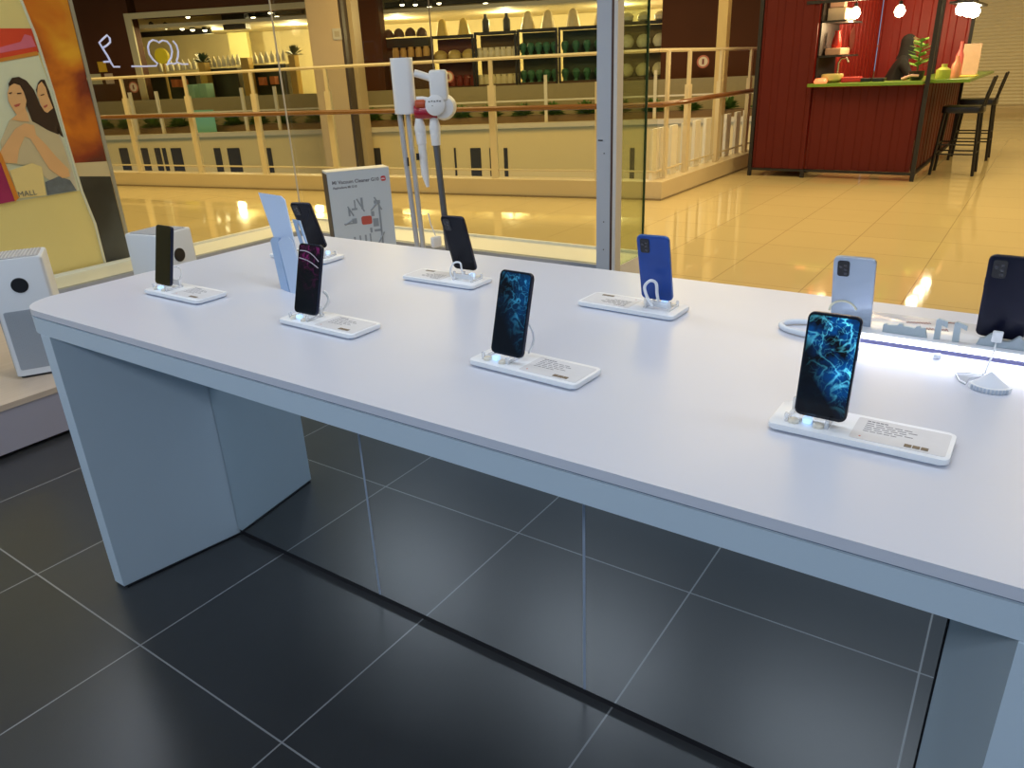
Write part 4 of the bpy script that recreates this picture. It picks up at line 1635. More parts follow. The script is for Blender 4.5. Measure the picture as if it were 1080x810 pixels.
# ---- left shop contents
ycol = mat('ochre_column', (0.42, 0.27, 0.05), 0.5, noise=0.1)
for px0, px1, py0, lab in ((211, 218, 66, 'ochre display post, leftmost of three in the left shop across the atrium'), (256, 264, 61, 'ochre display post, middle of three in the left shop across the atrium'), (306.5, 313, 58, 'ochre display post nearest the tan stone column')):
    b2 = NB()
    s0, s1 = fp(px0, 80, 2.9)[0], fp(px1, 80, 2.9)[0]
    bb(b2, s0, s1, 2.9, 3.2, -0.0199, fp(px0, py0, 2.9)[1])
    t_ = far('display_post', b2, ycol, None, False)
    tag(t_, lab, 'post', 'ochre display posts')
dkshelf = mat('dark_shelving', (0.03, 0.028, 0.018), 0.5)
for px0, px1, py0 in ((144, 209, 78), (220, 254, 72), (266, 305, 68)):
    t_ = thing('shop_counter_shelf', {144: 'dark low display shelf beside the cream shop frame across the atrium', 220: 'dark low display shelf between the left and middle ochre posts', 266: 'dark low display shelf between the middle and right ochre posts'}[px0], 'shelf', F0, FA)
    s0, s1 = fp(px0, 85, 3.4)[0], fp(px1, 85, 3.4)[0]
    ztop_ = fp((px0 + px1) / 2, py0, 3.4)[1]
    for zz_ in (0.25, 0.60, ztop_):
        b2 = NB()
        bb(b2, s0, s1, 3.3, 3.7, zz_ - 0.04, zz_)
        obj('board', b2, dkshelf, t_)
    b2 = NB()
    bb(b2, s0, s1, 3.71, 3.75, -0.0199, ztop_)
    obj('back_panel', b2, mat('dark_green_panel', (0.05, 0.065, 0.035), 0.5, noise=0.4, nscale=3), t_)
    for e_s in (s0, s1 - 0.05):
        b2 = NB()
        bb(b2, e_s, e_s + 0.05, 3.3, 3.7, -0.0199, ztop_ - 0.041)
        obj('side', b2, dkshelf, t_)


# goods protos
def goods(kind):
    b2 = NB()
    if kind == 'bottle':
        lathe(b2, [(0.06, 0), (0.07, 0.02), (0.07, 0.2), (0.03, 0.26), (0.03, 0.32)], seg=10)
    elif kind == 'jar':
        lathe(b2, [(0.09, 0), (0.10, 0.02), (0.10, 0.20), (0.075, 0.22), (0.08, 0.27)], seg=10)
    elif kind == 'hat':
        lathe(b2, [(0.20, 0), (0.21, 0.03), (0.19, 0.14), (0.13, 0.24), (0.04, 0.29)], seg=14)
    elif kind == 'ball':
        lathe(b2, [(0.06, 0), (0.17, 0.05), (0.235, 0.18), (0.22, 0.30), (0.13, 0.42), (0.03, 0.45)], seg=14)
    elif kind == 'head':
        lathe(b2, [(0.10, 0), (0.06, 0.08), (0.12, 0.16), (0.15, 0.28), (0.17, 0.34), (0.12, 0.46), (0.03, 0.50)], seg=12)
    elif kind == 'sack':
        lathe(b2, [(0.16, 0), (0.27, 0.06), (0.28, 0.22), (0.18, 0.34), (0.05, 0.38)], seg=12)
    elif kind == 'cone':
        lathe(b2, [(0.26, 0), (0.24, 0.05), (0.18, 0.30), (0.14, 0.48), (0.05, 0.56)], seg=12)
    elif kind == 'box':
        box(b2, (0, 0, 0.15), (0.3, 0.2, 0.30), 0, 0.01)
    elif kind == 'plant':
        return leaf_clump(0.35, 40, 5, 0.06)
    return b2


gm = {}


def goods_at(kind, colr, name, cat, label, group, items, d, scale=1.0):
    """items: list of (px, py) of the base; one mesh shared"""
    m_ = mat('goods_' + group.replace(' ', '_'), colr, 0.55, noise=0.15, nscale=4)
    first = None
    for px, py in items:
        s0, z0 = fp(px, py, d)
        if first is None:
            first = obj(name, goods(kind), m_, None, True)
            o = first
        else:
            o = first.copy()
            COL.objects.link(o)
        o.location = FM @ Vector((s0, d, z0))
        o.scale = (scale,) * 3
        tag(o, label, cat, group)
    return first


DK = 3.5
goods_at('bottle', (0.75, 0.70, 0.50), 'display_bottle', 'bottle', 'pale bottle on the dark shelves of the left far shop', 'pale bottles in the left far shop',
         [(x, 78 - (x - 146) * 0.088) for x in (170, 176, 182, 188, 194, 200, 206, 222, 227, 232, 237, 242, 247, 252, 270, 276, 282, 288, 294, 300)], DK)
goods_at('plant', (0.04, 0.07, 0.02), 'potted_plant', 'plant', 'dark leafy plant standing on an ochre display post', 'plants on ochre posts', [(214, 66), (310, 58)], 3.05, 1.0)
goods_at('box', (0.30, 0.55, 0.42), 'turquoise_crate', 'crate', 'turquoise display block on the low shelf of the left far shop', 'turquoise blocks', [(206, 104), (219, 103)], 2.6, 1.4)
bm = NB()
s0, s1 = fp(204, 125, 0.25)[0], fp(226, 125, 0.25)[0]
bb(bm, s0, s1, 0.26, 0.28, -0.0199, fp(215, 116, 0.25)[1])
t_ = far('turquoise_board', bm, mat('turquoise_panel', (0.20, 0.50, 0.40), 0.4), None, False)
tag(t_, 'large turquoise board low behind the far railing', 'board')
goods_at('box', (0.55, 0.18, 0.06), 'red_carton', 'carton', 'reddish carton on the low shelf of the left far shop', 'reddish cartons', [(186, 92), (278, 90), (290, 89), (195, 92)], 3.25, 0.8)
bm = NB()
fbox(bm, 242, 34, 262, 66, 6.5, 0.2)
t_ = far('lit_wall_panel', bm, mat('pale_green_panel', (0.62, 0.58, 0.26), 0.6), None, False)
tag(t_, 'pale yellow-green wall panel at the back of the left far shop', 'panel')
bm = NB()
fbox(bm, 234, 11, 258, 31, 3.0, 0.3)
t_ = far('hanging_sign', bm, mat('dark_hanging_sign', (0.06, 0.045, 0.02), 0.5, noise=0.4), None, False)
tag(t_, 'dark square hanging sign at the top of the left far shop', 'sign')
# yellow balloon-like sign and papers near the left railing
ys_ = thing('yellow_round_sign', 'bright yellow round lollipop sign on a thin post', 'sign', F0, FA)
s0, z0 = fp(171, 59, 1.9)
bm = NB()
lathe(bm, [(0.001, -0.05), (0.22, -0.05), (0.22, 0.05), (0.001, 0.05)], (0, 0, 0), 20, Matrix.Translation((s0, 1.9, z0)) @ Matrix.Rotation(PI / 2, 4, 'X'))
obj('disc', bm, mat('bright_yellow', (0.85, 0.68, 0.02), 0.5), ys_)
bm = NB()
bb(bm, s0 - 0.03, s0 + 0.03, 1.88, 1.92, -0.0199, z0 - 0.21)
obj('post', bm, ycol, ys_)
for px0, py0, px1, py1, colr, nm, lab in ((103.5, 65, 112, 76, (0.85, 0.50, 0.03), 'yellow_notice', 'small yellow notice above the two pale papers near the food poster'),
                                          (95, 78, 107, 89, (0.66, 0.60, 0.34), 'paper_notice', 'pale square paper under the yellow notice'),
                                          (111, 77.5, 119.5, 88.5, (0.70, 0.52, 0.36), 'paper_notice', 'pinkish square paper right of the pale square paper')):
    bm = NB()
    dd = -0.2
    fbox(bm, px0, py0, px1, py1, D1 - 0.03, 0.02)
    t_ = far(nm, bm, mat('notice_' + nm + str(px0), colr, 0.5), None, False)
    tag(t_, lab, 'notice')
# round no-entry style stickers
for px, py, lab in ((141, 92, 'round red-ringed sticker on the dark wall near the left railing'), (473, 81, 'round red-ringed sticker behind the vacuum motor'), (741.5, 65, 'round red-ringed sticker on the brown wall beside the red kiosk')):
    t_ = thing('round_sticker', lab, 'sticker', F0, FA)
    s0, z0 = fp(px, py, 1.5)
    for r0, dd, m_ in ((0.16, 0.0, mat('sticker_red', (0.55, 0.16, 0.09), 0.5)), (0.12, -0.006, mat('sticker_pale', (0.80, 0.66, 0.48), 0.5))):
        bm = NB()
        lathe(bm, [(0.0001, 0), (r0, 0), (r0, 0.005), (0.0001, 0.005)], (0, 0, 0), 20, Matrix.Translation((s0, 1.5 + dd, z0)) @ Matrix.Rotation(PI / 2, 4, 'X'))
        obj('ring' if dd == 0 else 'disc', bm, m_, t_)
    bm = NB()
    box(bm, (s0, 1.485, z0), (0.05, 0.004, 0.13))
    obj('pictogram', bm, mat('sticker_dark', (0.20, 0.04, 0.03), 0.5), t_)

# ---- right shop racks
DR = 3.0
racks = [(455, 500, 37, 0), (501, 545, 33, 1), (546, 588, 30, 2), (589, 648, 27, 3), (652, 704, 22, 4), (705, 752, 17, 5)]
rk_lab = ['leftmost black goods rack of the right far shop, with yellow sacks on top', 'black goods rack with rows of cream jars', 'black goods rack with green items nearest the cream jars',
          'black goods rack with green items beside the grey window post', 'black goods rack seen through the greenish glass panel', 'rightmost black goods rack with large pale round bundles']
for (p0, p1, ptop, i) in racks:
    t_ = thing('goods_rack', rk_lab[i], 'rack', F0, FA)
    s0, s1 = fp(p0, 60, DR)[0], fp(p1, 60, DR)[0]
    ztop_ = fp((p0 + p1) / 2, ptop, DR)[1]
    for e_s in (s0, s1 - 0.06):
        b2 = NB()
        bb(b2, e_s, e_s + 0.06, DR, DR + 0.06, -0.0199, ztop_)
        obj('upright', b2, M_blackmetal, t_)
    for f in (1.0, 0.72, 0.42, 0.12):
        b2 = NB()
        z_ = ztop_ * f
        bb(b2, s0 + 0.061, s1 - 0.061, DR, DR + 0.55, z_ - 0.07, z_)
        obj('shelf', b2, M_blackmetal if f > 0.9 else mat('brown_shelf', (0.10, 0.05, 0.02), 0.5), t_)
    b2 = NB()
    bb(b2, s0 + 0.061, s1 - 0.061, DR + 0.56, DR + 0.6, -0.0199, ztop_ - 0.08)
    obj('back_panel', b2, mat('rack_back_%d' % i, ((0.12, 0.03, 0.02), (0.10, 0.06, 0.02), (0.06, 0.08, 0.035), (0.05, 0.08, 0.04), (0.20, 0.16, 0.07), (0.18, 0.07, 0.03))[i], 0.6, noise=0.3, nscale=3), t_)


def rack_row(i, f, kind, n, colr, name, cat, label, group, scale=1.0, dd=0.25, m_name=None):
    p0, p1, ptop, _ = racks[i]
    s0, s1 = fp(p0, 60, DR)[0], fp(p1, 60, DR)[0]
    ztop_ = fp((p0 + p1) / 2, ptop, DR)[1] * f
    m_ = mat('goods_' + (m_name or group).replace(' ', '_'), colr, 0.55, noise=0.15, nscale=4)
    first = gm.get((kind, group))
    for k_ in range(n):
        s_ = s0 + (s1 - s0) * (k_ + 0.5) / n
        if first is None:
            o = first = obj(name, goods(kind), m_, None, True)
            gm[(kind, group)] = o
        else:
            o = first.copy()
            COL.objects.link(o)
        o.location = FM @ Vector((s_, DR + dd, ztop_ + 0.001))
        o.scale = (scale,) * 3
        tag(o, label, cat, group)


yel = (0.66, 0.48, 0.12)
crmc = (0.86, 0.78, 0.50)
rack_row(0, 1.0, 'cone', 2, yel, 'display_sack', 'sack', 'tall yellowish rounded bundle on top of the leftmost rack', 'yellowish bundles on the leftmost rack', 0.8)
rack_row(0, 0.72, 'sack', 3, (0.62, 0.46, 0.14), 'display_sack', 'sack', 'squat yellow sack on the upper shelf of the leftmost rack', 'squat yellow sacks', 0.75)
rack_row(0, 0.42, 'jar', 6, (0.22, 0.03, 0.02), 'display_jar', 'jar', 'dark red jar on the leftmost rack', 'dark red jars', 1.1)
rack_row(1, 1.0, 'bottle', 2, (0.06, 0.06, 0.05), 'display_bottle', 'bottle', 'dark bottle standing on top of the cream jar rack', 'dark bottles on the cream jar rack', 1.5)
rack_row(1, 0.72, 'jar', 7, crmc, 'display_jar', 'jar', 'cream jar in the rows of the cream jar rack', 'cream jars', 1.0)
rack_row(1, 0.42, 'jar', 7, crmc, 'display_jar', 'jar', 'cream jar in the rows of the cream jar rack', 'cream jars', 1.0)
rack_row(2, 1.0, 'cone', 2, (0.74, 0.62, 0.34), 'display_sack', 'sack', 'cream rounded bundle on top of the green-goods racks', 'cream bundles above the green goods', 0.85)
rack_row(3, 1.0, 'cone', 2, (0.74, 0.62, 0.34), 'display_sack', 'sack', 'cream rounded bundle on top of the green-goods racks', 'cream bundles above the green goods', 0.85)
for i in (2, 3):
    for f in (0.72, 0.42):
        rack_row(i, f, 'head', 5, (0.06, 0.20, 0.10), 'display_figure', 'goods', 'green rounded item on the green-goods racks', 'green items on the far racks', 0.68)
rack_row(4, 1.0, 'sack', 3, crmc, 'display_bundle', 'bundle', 'pale bundle topping the racks right of the grey window post', 'pale bundles on top of the right racks', 0.64)
rack_row(5, 1.0, 'sack', 4, crmc, 'display_bundle', 'bundle', 'pale bundle topping the racks right of the grey window post', 'pale bundles on top of the right racks', 0.64)
rack_row(4, 0.72, 'ball', 3, (0.90, 0.84, 0.52), 'display_bundle', 'bundle', 'large pale round bundle right of the grey window post', 'large round bundles', 0.85)
rack_row(5, 0.72, 'ball', 3, (0.90, 0.84, 0.52), 'display_bundle', 'bundle', 'large pale round bundle right of the grey window post', 'large round bundles', 0.85)
rack_row(4, 0.42, 'ball', 3, (0.90, 0.84, 0.52), 'display_bundle', 'bundle', 'large pale round bundle right of the grey window post', 'large round bundles', 0.85)
rack_row(5, 0.42, 'ball', 3, (0.90, 0.84, 0.52), 'display_bundle', 'bundle', 'large pale round bundle right of the grey window post', 'large round bundles', 0.85)
rack_row(5, 0.12, 'hat', 4, (0.45, 0.10, 0.06), 'red_bundle', 'goods', 'reddish rounded item on the lowest shelf of the rightmost rack', 'reddish items', 0.72)
# table of dark goods left of the racks
t_ = thing('goods_counter', 'dark low goods counter between the brown wall and the leftmost rack', 'counter', F0, FA)
s0, s1 = fp(405, 60, DR)[0], fp(453, 60, DR)[0]
zc = fp(430, 40, DR)[1]
b2 = NB()
bb(b2, s0, s1, DR, DR + 0.5, zc - 0.25, zc)
obj('top_board', b2, dkshelf, t_)
b2 = NB()
bb(b2, s0, s1, DR + 0.2, DR + 0.5, -0.0199, zc - 0.2501)
obj('body', b2, mat('brown_counter', (0.12, 0.06, 0.025), 0.5, noise=0.3), t_)
goods_at('hat', (0.10, 0.05, 0.03), 'dark_hat', 'goods', 'dark rounded bundle on the low goods counter', 'dark bundles on the goods counter', [(410, 40), (421, 39), (433, 38), (445, 38)], DR + 0.2, 0.8)
goods_at('jar', (0.60, 0.36, 0.10), 'amber_jar', 'jar', 'amber jar in front of the low goods counter', 'amber jars', [(418, 61), (426, 61), (434, 60), (442, 60), (450, 59)], DR - 0.2, 1.0)

# ------------------------------------------------------------------ red kiosk
red = mat('red_corrugated_sheet', (0.105, 0.012, 0.009), 0.5, spec=0.2, noise=0.12, nscale=2)
red2 = mat('red_sheet_bulb_lit', (0.28, 0.016, 0.012), 0.35, noise=0.12, nscale=2)  # same red sheet, bulb light inside put into a brighter colour
kio = thing('food_kiosk', 'dark red corrugated food kiosk with black frame and lime-green counter tops', 'kiosk', (-2.2, 12, 0))
ko = Vector((-2.2, 12, 0))


def corr(bm, x0, x1, y0, y1, z0, z1, axis, pitch=0.22, dep=0.010):
    """corrugated sheet; axis 'x' runs along x at y0, 'y' runs along y at x0"""
    L_ = (x1 - x0) if axis == 'x' else (y1 - y0)
    n = max(1, int(round(abs(L_) / pitch)))
    prof_ = []
    for k_ in range(n):
        for f_, dd in ((0.0, 0), (0.12, 0), (0.18, dep), (0.72, dep), (0.78, 0)):
            prof_.append(((k_ + f_) / n, dd))
    prof_.append((1.0, 0))
    lo_, hi_ = [], []
    pts = []
    for f_, dd in prof_:
        pts.append(((x0 + L_ * f_), y0 - dd) if axis == 'x' else (x0 + dd, (y0 + L_ * f_)))
    back = [(p[0], y0 + 0.02) if axis == 'x' else (x0 - 0.02, p[1]) for p in pts]
    poly = pts + back[::-1]
    for i in range(len(pts) - 1):
        q = [pts[i], pts[i + 1], back[i + 1], back[i]]
        lo4 = [bm.verts.new((a_[0] - ko.x, a_[1] - ko.y, z0)) for a_ in q]
        hi4 = [bm.verts.new((a_[0] - ko.x, a_[1] - ko.y, z1)) for a_ in q]
        bm.faces.new(lo4)
        bm.faces.new(hi4)
        for j in range(4):
            if j in (1, 3) and 0 < i < len(pts) - 2:
                continue
            bm.faces.new((lo4[j], lo4[(j + 1) % 4], hi4[(j + 1) % 4], hi4[j]))


def kb(bm, x0, x1, y0, y1, z0, z1, bev=0):
    return bb(bm, x0 - ko.x, x1 - ko.x, y0 - ko.y, y1 - ko.y, z0 - ko.z, z1 - ko.z, bev)


KX0, KXM, KX1, KY0, KY1 = -3.20, -2.52, -1.26, 10.17, 14.0
bm = NB()
corr(bm, KX0 + 0.03, KXM, KY0, KY0, 0.10, 2.9, 'x')
obj('storage_panel', bm, red, kio)
bm = NB()
kb(bm, KX0 + 0.03, KXM - 0.03, KY0 + 0.03, KY1, 0.10, 2.9)
obj('storage_cabin', bm, red, kio)
bm = NB()
corr(bm, KXM + 0.02, KX1 - 0.04, KY0 + 0.02, KY0, 0.10, 1.065, 'x', 0.21, 0.008)
obj('front_panel', bm, red, kio)
bm = NB()
corr(bm, KX1 - 0.02, KX1, KY0 + 0.05, KY1, 0.10, 1.065, 'y', 0.3, 0.008)
obj('side_panel', bm, red, kio)
bm = NB()
corr(bm, KXM, KX1, KY1, KY1, 0.10, 2.9, 'x', 0.24, 0.010)
obj('back_wall', bm, red2, kio)
bm = NB()
corr(bm, KXM - 0.005, 0, KY0 + 0.03, KY1 - 0.03, 0.10, 2.9, 'y', 0.24, 0.010)
obj('inner_left_wall', bm, red2, kio)
for (x, y, z1) in ((KX0, KY0, 2.9), (KXM, KY0 - 0.02, 0.10), (KX1, KY0, 2.9), (KX1, KY1, 2.9), (KX1 - 0.42, KY1 - 0.03, 2.9), (KX0, KY1, 2.9)):
    bm = NB()
    kb(bm, x - 0.02, x + 0.025, y - 0.025, y + 0.02, 0.0, z1)
    obj('frame_post', bm, M_blackmetal, kio)
for (x0, x1, y0, y1, z0, z1) in ((KXM - 0.15, KX1 - 0.021, KY0 - 0.02, KY0 + 0.02, 1.985, 2.02), (KX0, KX1 - 0.021, KY0 - 0.022, KY0 + 0.02, 0.07, 0.098),
                                 (KX1 - 0.018, KX1 + 0.022, KY0 + 0.021, KY1 - 0.03, 0.07, 0.098), (KX1 - 0.018, KX1 + 0.022, KY0 + 0.021, KY1 - 0.03, 1.985, 2.02)):
    bm = NB()
    kb(bm, x0, x1, y0, y1, z0, z1)
    obj('frame_beam', bm, M_blackmetal, kio)
lime = mat('lime_green_counter', (0.16, 0.30, 0.02), 0.3, coat=0.3)
bm = NB()
kb(bm, KXM - 0.02, KX1 - 0.025, KY0 - 0.14, KY0 + 0.35, 1.075, 1.112, 0.004)
ct = obj('front_counter', bm, lime, kio)
bm = NB()
kb(bm, KX1 + 0.03, -0.86, KY0 + 0.25, KY1 - 0.1, 1.075, 1.112, 0.004)
kb(bm, KX1 - 0.3, KX1 + 0.0299, KY0 + 0.36, KY1 - 0.04, 1.075, 1.112)
obj('side_counter', bm, lime, kio)
for z in (1.42, 1.80):
    bm = NB()
    kb(bm, KXM + 0.012, KXM + 0.30, KY0 + 0.06, KY0 + 0.95, z - 0.02, z)
    obj('wall_shelf', bm, M_blackmetal, kio)
bm = NB()
kb(bm, KXM + 0.012, KXM + 0.03, KY0 + 0.06, KY0 + 0.95, 1.12, 2.0)
obj('shelf_back', bm, mat('dark_shelf_back', (0.02, 0.012, 0.012), 0.6), kio)

# items in the kiosk
def item(name, cat, label, bm, m, loc, smooth=True):
    o = obj(name, bm, m, None, smooth)
    o.location = loc
    return tag(o, label, cat)


b2 = NB()
box(b2, (0, 0, 0.07), (0.20, 0.45, 0.14), 0, 0.01)
item('paper_box', 'box', 'pale paper box on the upper kiosk shelf', b2, mat('pale_box', (0.78, 0.62, 0.46), 0.5, noise=0.15, nscale=9), (KXM + 0.14, KY0 + 0.45, 1.8005), False)
b2 = NB()
box(b2, (0, 0, 0.05), (0.16, 0.16, 0.18), 0, 0.01)
box(b2, (0, 0, 0.055), (0.10, 0.10, 0.1), 0.5, 0.01)
item('paper_box', 'box', 'pinkish box stacked at the top of the kiosk shelves', b2, mat('pinkish_box', (0.75, 0.45, 0.36), 0.5), (KXM + 0.14, KY0 + 0.30, 1.984), False)
b2 = NB()
box(b2, (0, 0, 0.04), (0.18, 0.5, 0.08), 0, 0.01)
item('paper_box', 'box', 'flat tan box on the lower kiosk shelf', b2, mat('tan_box', (0.62, 0.36, 0.24), 0.5), (KXM + 0.14, KY0 + 0.5, 1.4205), False)
b2 = NB()
lathe(b2, [(0.05, 0), (0.06, 0.02), (0.05, 0.10), (0.03, 0.16), (0.035, 0.19)], seg=12)
item('red_bottle', 'bottle', 'short red bottle on the flat tan box', b2, mat('bottle_red', (0.55, 0.04, 0.03), 0.3), (KXM + 0.15, KY0 + 0.36, 1.5015))
b2 = NB()
lathe(b2, [(0.08, 0), (0.12, 0.03), (0.13, 0.08), (0.12, 0.10)], seg=16)
item('bowl', 'bowl', 'pale yellow-green bowl on the lime counter', b2, mat('bowl_yellow', (0.62, 0.52, 0.20), 0.4), (-2.33, 10.33, 1.1125))
b2 = NB()
lathe(b2, [(0.07, 0), (0.08, 0.02), (0.06, 0.055), (0.01, 0.06)], seg=16)
item('orange_lamp', 'lamp', 'small glowing orange light on the left end of the lime counter', b2, mat('orange_glow', (0.8, 0.2, 0.08), 0.4, emit=(1.0, 0.28, 0.10), estr=1.0), (-2.42, 10.16, 1.1125))
b2 = NB()
box(b2, (0, 0, 0.03), (0.22, 0.14, 0.06), 0, 0.012)
item('red_tray', 'tray', 'low red tray on the lime counter right of the bowl', b2, mat('tray_red', (0.5, 0.03, 0.03), 0.35), (-2.10, 10.34, 1.1125), False)
for i, x in enumerate((-1.95, -1.80)):
    b2 = NB()
    box(b2, (0, 0, 0.02), (0.13, 0.16, 0.04), 0, 0.006)
    item('black_tray', 'tray', ('black tray next to the low red tray' if i == 0 else 'black tray nearer the person behind the kiosk counter'), b2, M_black, (x, 10.36, 1.1125), False)
b2 = NB()
tube(b2, [(0, 0, 0), (0, 0, 0.22), (0.03, 0, 0.27), (0.09, -0.01, 0.27), (0.12, -0.02, 0.22)], [0.012] * 5, 8)
item('tap', 'tap', 'small chrome tap curving above the kiosk counter', b2, mat('chrome', (0.7, 0.65, 0.6), 0.2, metal=0.9), (-2.30, 10.44, 1.1125))
b2 = NB()
lathe(b2, [(0.0001, 0), (0.14, 0), (0.14, 0.01), (0.0001, 0.012)], (0, 0, 0), 24, Matrix.Rotation(PI / 2, 4, 'Y'))
item('round_plaque', 'plaque', 'faint round plaque on the inner red kiosk wall', b2, mat('faint_plaque', (0.26, 0.06, 0.05), 0.5), (KXM + 0.012, 12.0, 1.62))
# potted plant
pt = thing('potted_plant', 'leafy green plant in a dark pot on the kiosk counter corner', 'plant', (-1.42, 10.45, 1.1125))
b2 = NB()
lathe(b2, [(0.06, 0), (0.075, 0.03), (0.085, 0.10), (0.07, 0.10)], seg=14)
obj('pot', b2, M_black, pt, True)
random.seed(12)
b2 = NB()
for k_ in range(26):
    a_ = k_ * 2.4
    z_ = 0.13 + 0.012 * k_
    d = Vector((math.cos(a_), math.sin(a_), 0.35)).normalized()
    s = d.cross(Vector((0, 0, 1))).normalized()
    L_ = 0.17 * (1 - 0.012 * k_)
    b0 = Vector((0, 0, z_))
    pts_ = [b0, b0 + d * L_ * 0.5 + s * 0.045, b0 + d * L_, b0 + d * L_ * 0.5 - s * 0.045]
    b2.faces.new([b2.verts.new(v_) for v_ in pts_])
obj('leaves', b2, mat('bright_leaf', (0.16, 0.34, 0.06), 0.4, noise=0.4, nscale=12), pt)
b2 = NB()
tube(b2, [(0, 0, 0.09), (0, 0, 0.45)], 0.010, 6)
obj('stem', b2, mat('plant_stem', (0.08, 0.14, 0.03), 0.5), pt)
b2 = NB()
tube(b2, [(-0.12, -0.06, 0.02), (-0.02, -0.09, 0.055), (0.06, -0.08, 0.05)], 0.014, 8)
item('pink_utensil', 'utensil', 'thin pale pink utensil lying in front of the potted plant', b2, mat('pale_pink', (0.75, 0.45, 0.42), 0.4), (-1.44, 10.42, 1.1125))
# bottles and menu stand on the side counter
for x, y, h, r, c_, lab in ((-1.08, 11.0, 0.24, 0.05, (0.72, 0.30, 0.20), 'short orange-pink bottle on the side counter'), (-1.10, 11.4, 0.40, 0.045, (0.75, 0.18, 0.20), 'tall pink bottle on the side counter'),
                            (-1.18, 10.75, 0.16, 0.08, (0.45, 0.50, 0.10), 'squat yellow-green jar on the side counter')):
    b2 = NB()
    lathe(b2, [(r * 0.9, 0), (r, 0.02), (r, h * 0.6), (r * 0.4, h * 0.8), (r * 0.4, h)], seg=14)
    item('counter_bottle', 'bottle', lab, b2, mat('bottle_' + lab[:8], c_, 0.3), (x, y, 1.1125))
b2 = NB()
box(b2, (0, 0, 0.19), (0.20, 0.05, 0.36), 0.1, 0.006)
box(b2, (0, 0, 0.005), (0.16, 0.12, 0.01), 0.1)
item('menu_stand', 'menu stand', 'upright pale pink menu stand behind the bottles on the side counter', b2, mat('menu_pink', (0.78, 0.55, 0.42), 0.5, noise=0.12, nscale=20), (-1.02, 11.9, 1.1125), False)
b2 = NB()
box(b2, (0, 0, 0.006), (0.22, 0.6, 0.01), 0.0)
item('menu_sheet', 'menu', 'flat yellow sheet lying on the side counter', b2, mat('sheet_yellow', (0.80, 0.65, 0.10), 0.5), (-0.99, 11.35, 1.1125), False)

# hanging bulbs and tube lamp
for i, (x, y, z) in enumerate(((-2.211, 10.6, 1.874), (-1.723, 10.6, 1.861))):
    t_ = thing('hanging_bulb', ('left' if i == 0 else 'right') + ' one of the two glowing round bulbs hanging over the kiosk counter', 'lamp', (x, y, z), 0, 'hanging kiosk bulbs')
    b2 = NB()
    lathe(b2, [(0.005, -0.062), (0.04, -0.05), (0.062, 0.0), (0.045, 0.045), (0.02, 0.07)], seg=18)
    obj('bulb', b2, mat('lit_warm_bulb', (1, 0.9, 0.7), 0.3, emit=(1.0, 0.82, 0.48), estr=14), t_, True)
    b2 = NB()
    tube(b2, [(0, 0, 0.07), (0, 0, 0.11)], 0.022, 10)
    obj('socket', b2, M_black, t_)
    b2 = NB()
    tube(b2, [(0, 0, 0.11), (0, 0, 1.0)], 0.005, 6)
    obj('cord', b2, M_black, t_)
    l = bpy.data.lights.new('kiosk_bulb_light', 'POINT')
    l.energy = 22
    l.color = (1.0, 0.70, 0.35)
    l.shadow_soft_size = 0.06
    lo_ = bpy.data.objects.new('kiosk_bulb_light', l)
    lo_.location = (x, y, z - 0.13)
    COL.objects.link(lo_)
LB = []
for px, py in ((976, 299), (968.5, 309), (961, 319)):
    p_ = onz(px, py, 0.0)
    LB.append(Vector((p_.x, p_.y, 0)) * (1 + 1.88 / HC) + Vector((0, 0, 1.88)))
lc_ = (LB[0] + LB[2]) / 2
la_ = math.atan2(LB[0].y - LB[2].y, LB[0].x - LB[2].x)
ll_ = (LB[0] - LB[2]).length
t_ = thing('bulb_bar_lamp', 'bright bar lamp with a row of glowing bulbs at the right end of the kiosk', 'lamp', lc_, la_)
for k_ in (-1, 0, 1):
    b2 = NB()
    lathe(b2, [(0.01, -0.075), (0.055, -0.055), (0.075, 0.0), (0.055, 0.05), (0.03, 0.06)], (k_ * ll_ / 2, 0, 0), 18)
    obj('bulb', b2, mat('lit_bar_bulb', (1, 0.95, 0.8), 0.3, emit=(1.0, 0.88, 0.6), estr=26), t_, True)
b2 = NB()
box(b2, (0, 0, -0.018), (ll_ + 0.22, 0.10, 0.03), 0, 0.004)
obj('lit_diffuser', b2, mat('lit_bar_diffuser', (1, 0.95, 0.8), 0.3, emit=(1.0, 0.90, 0.65), estr=2.0), t_)
b2 = NB()
box(b2, (0, 0, 0.075), (ll_ + 0.3, 0.26, 0.028), 0, 0.004)
obj('housing', b2, M_black, t_)
b2 = NB()
for sx in (-0.4, 0.4):
    tube(b2, [(sx * ll_, 0, 0.0892), (sx * ll_, 0, 1.0)], 0.005, 6)
obj('suspension_wire', b2, M_black, t_)

# person working behind the counter
pe = thing('person', 'person in dark clothes and dark headscarf bending over behind the kiosk counter', 'person', (-1.98, 12.1, 0))
pe.rotation_euler = (0, 0, math.radians(105))
pe.scale = (0.95, 0.95, 0.95)


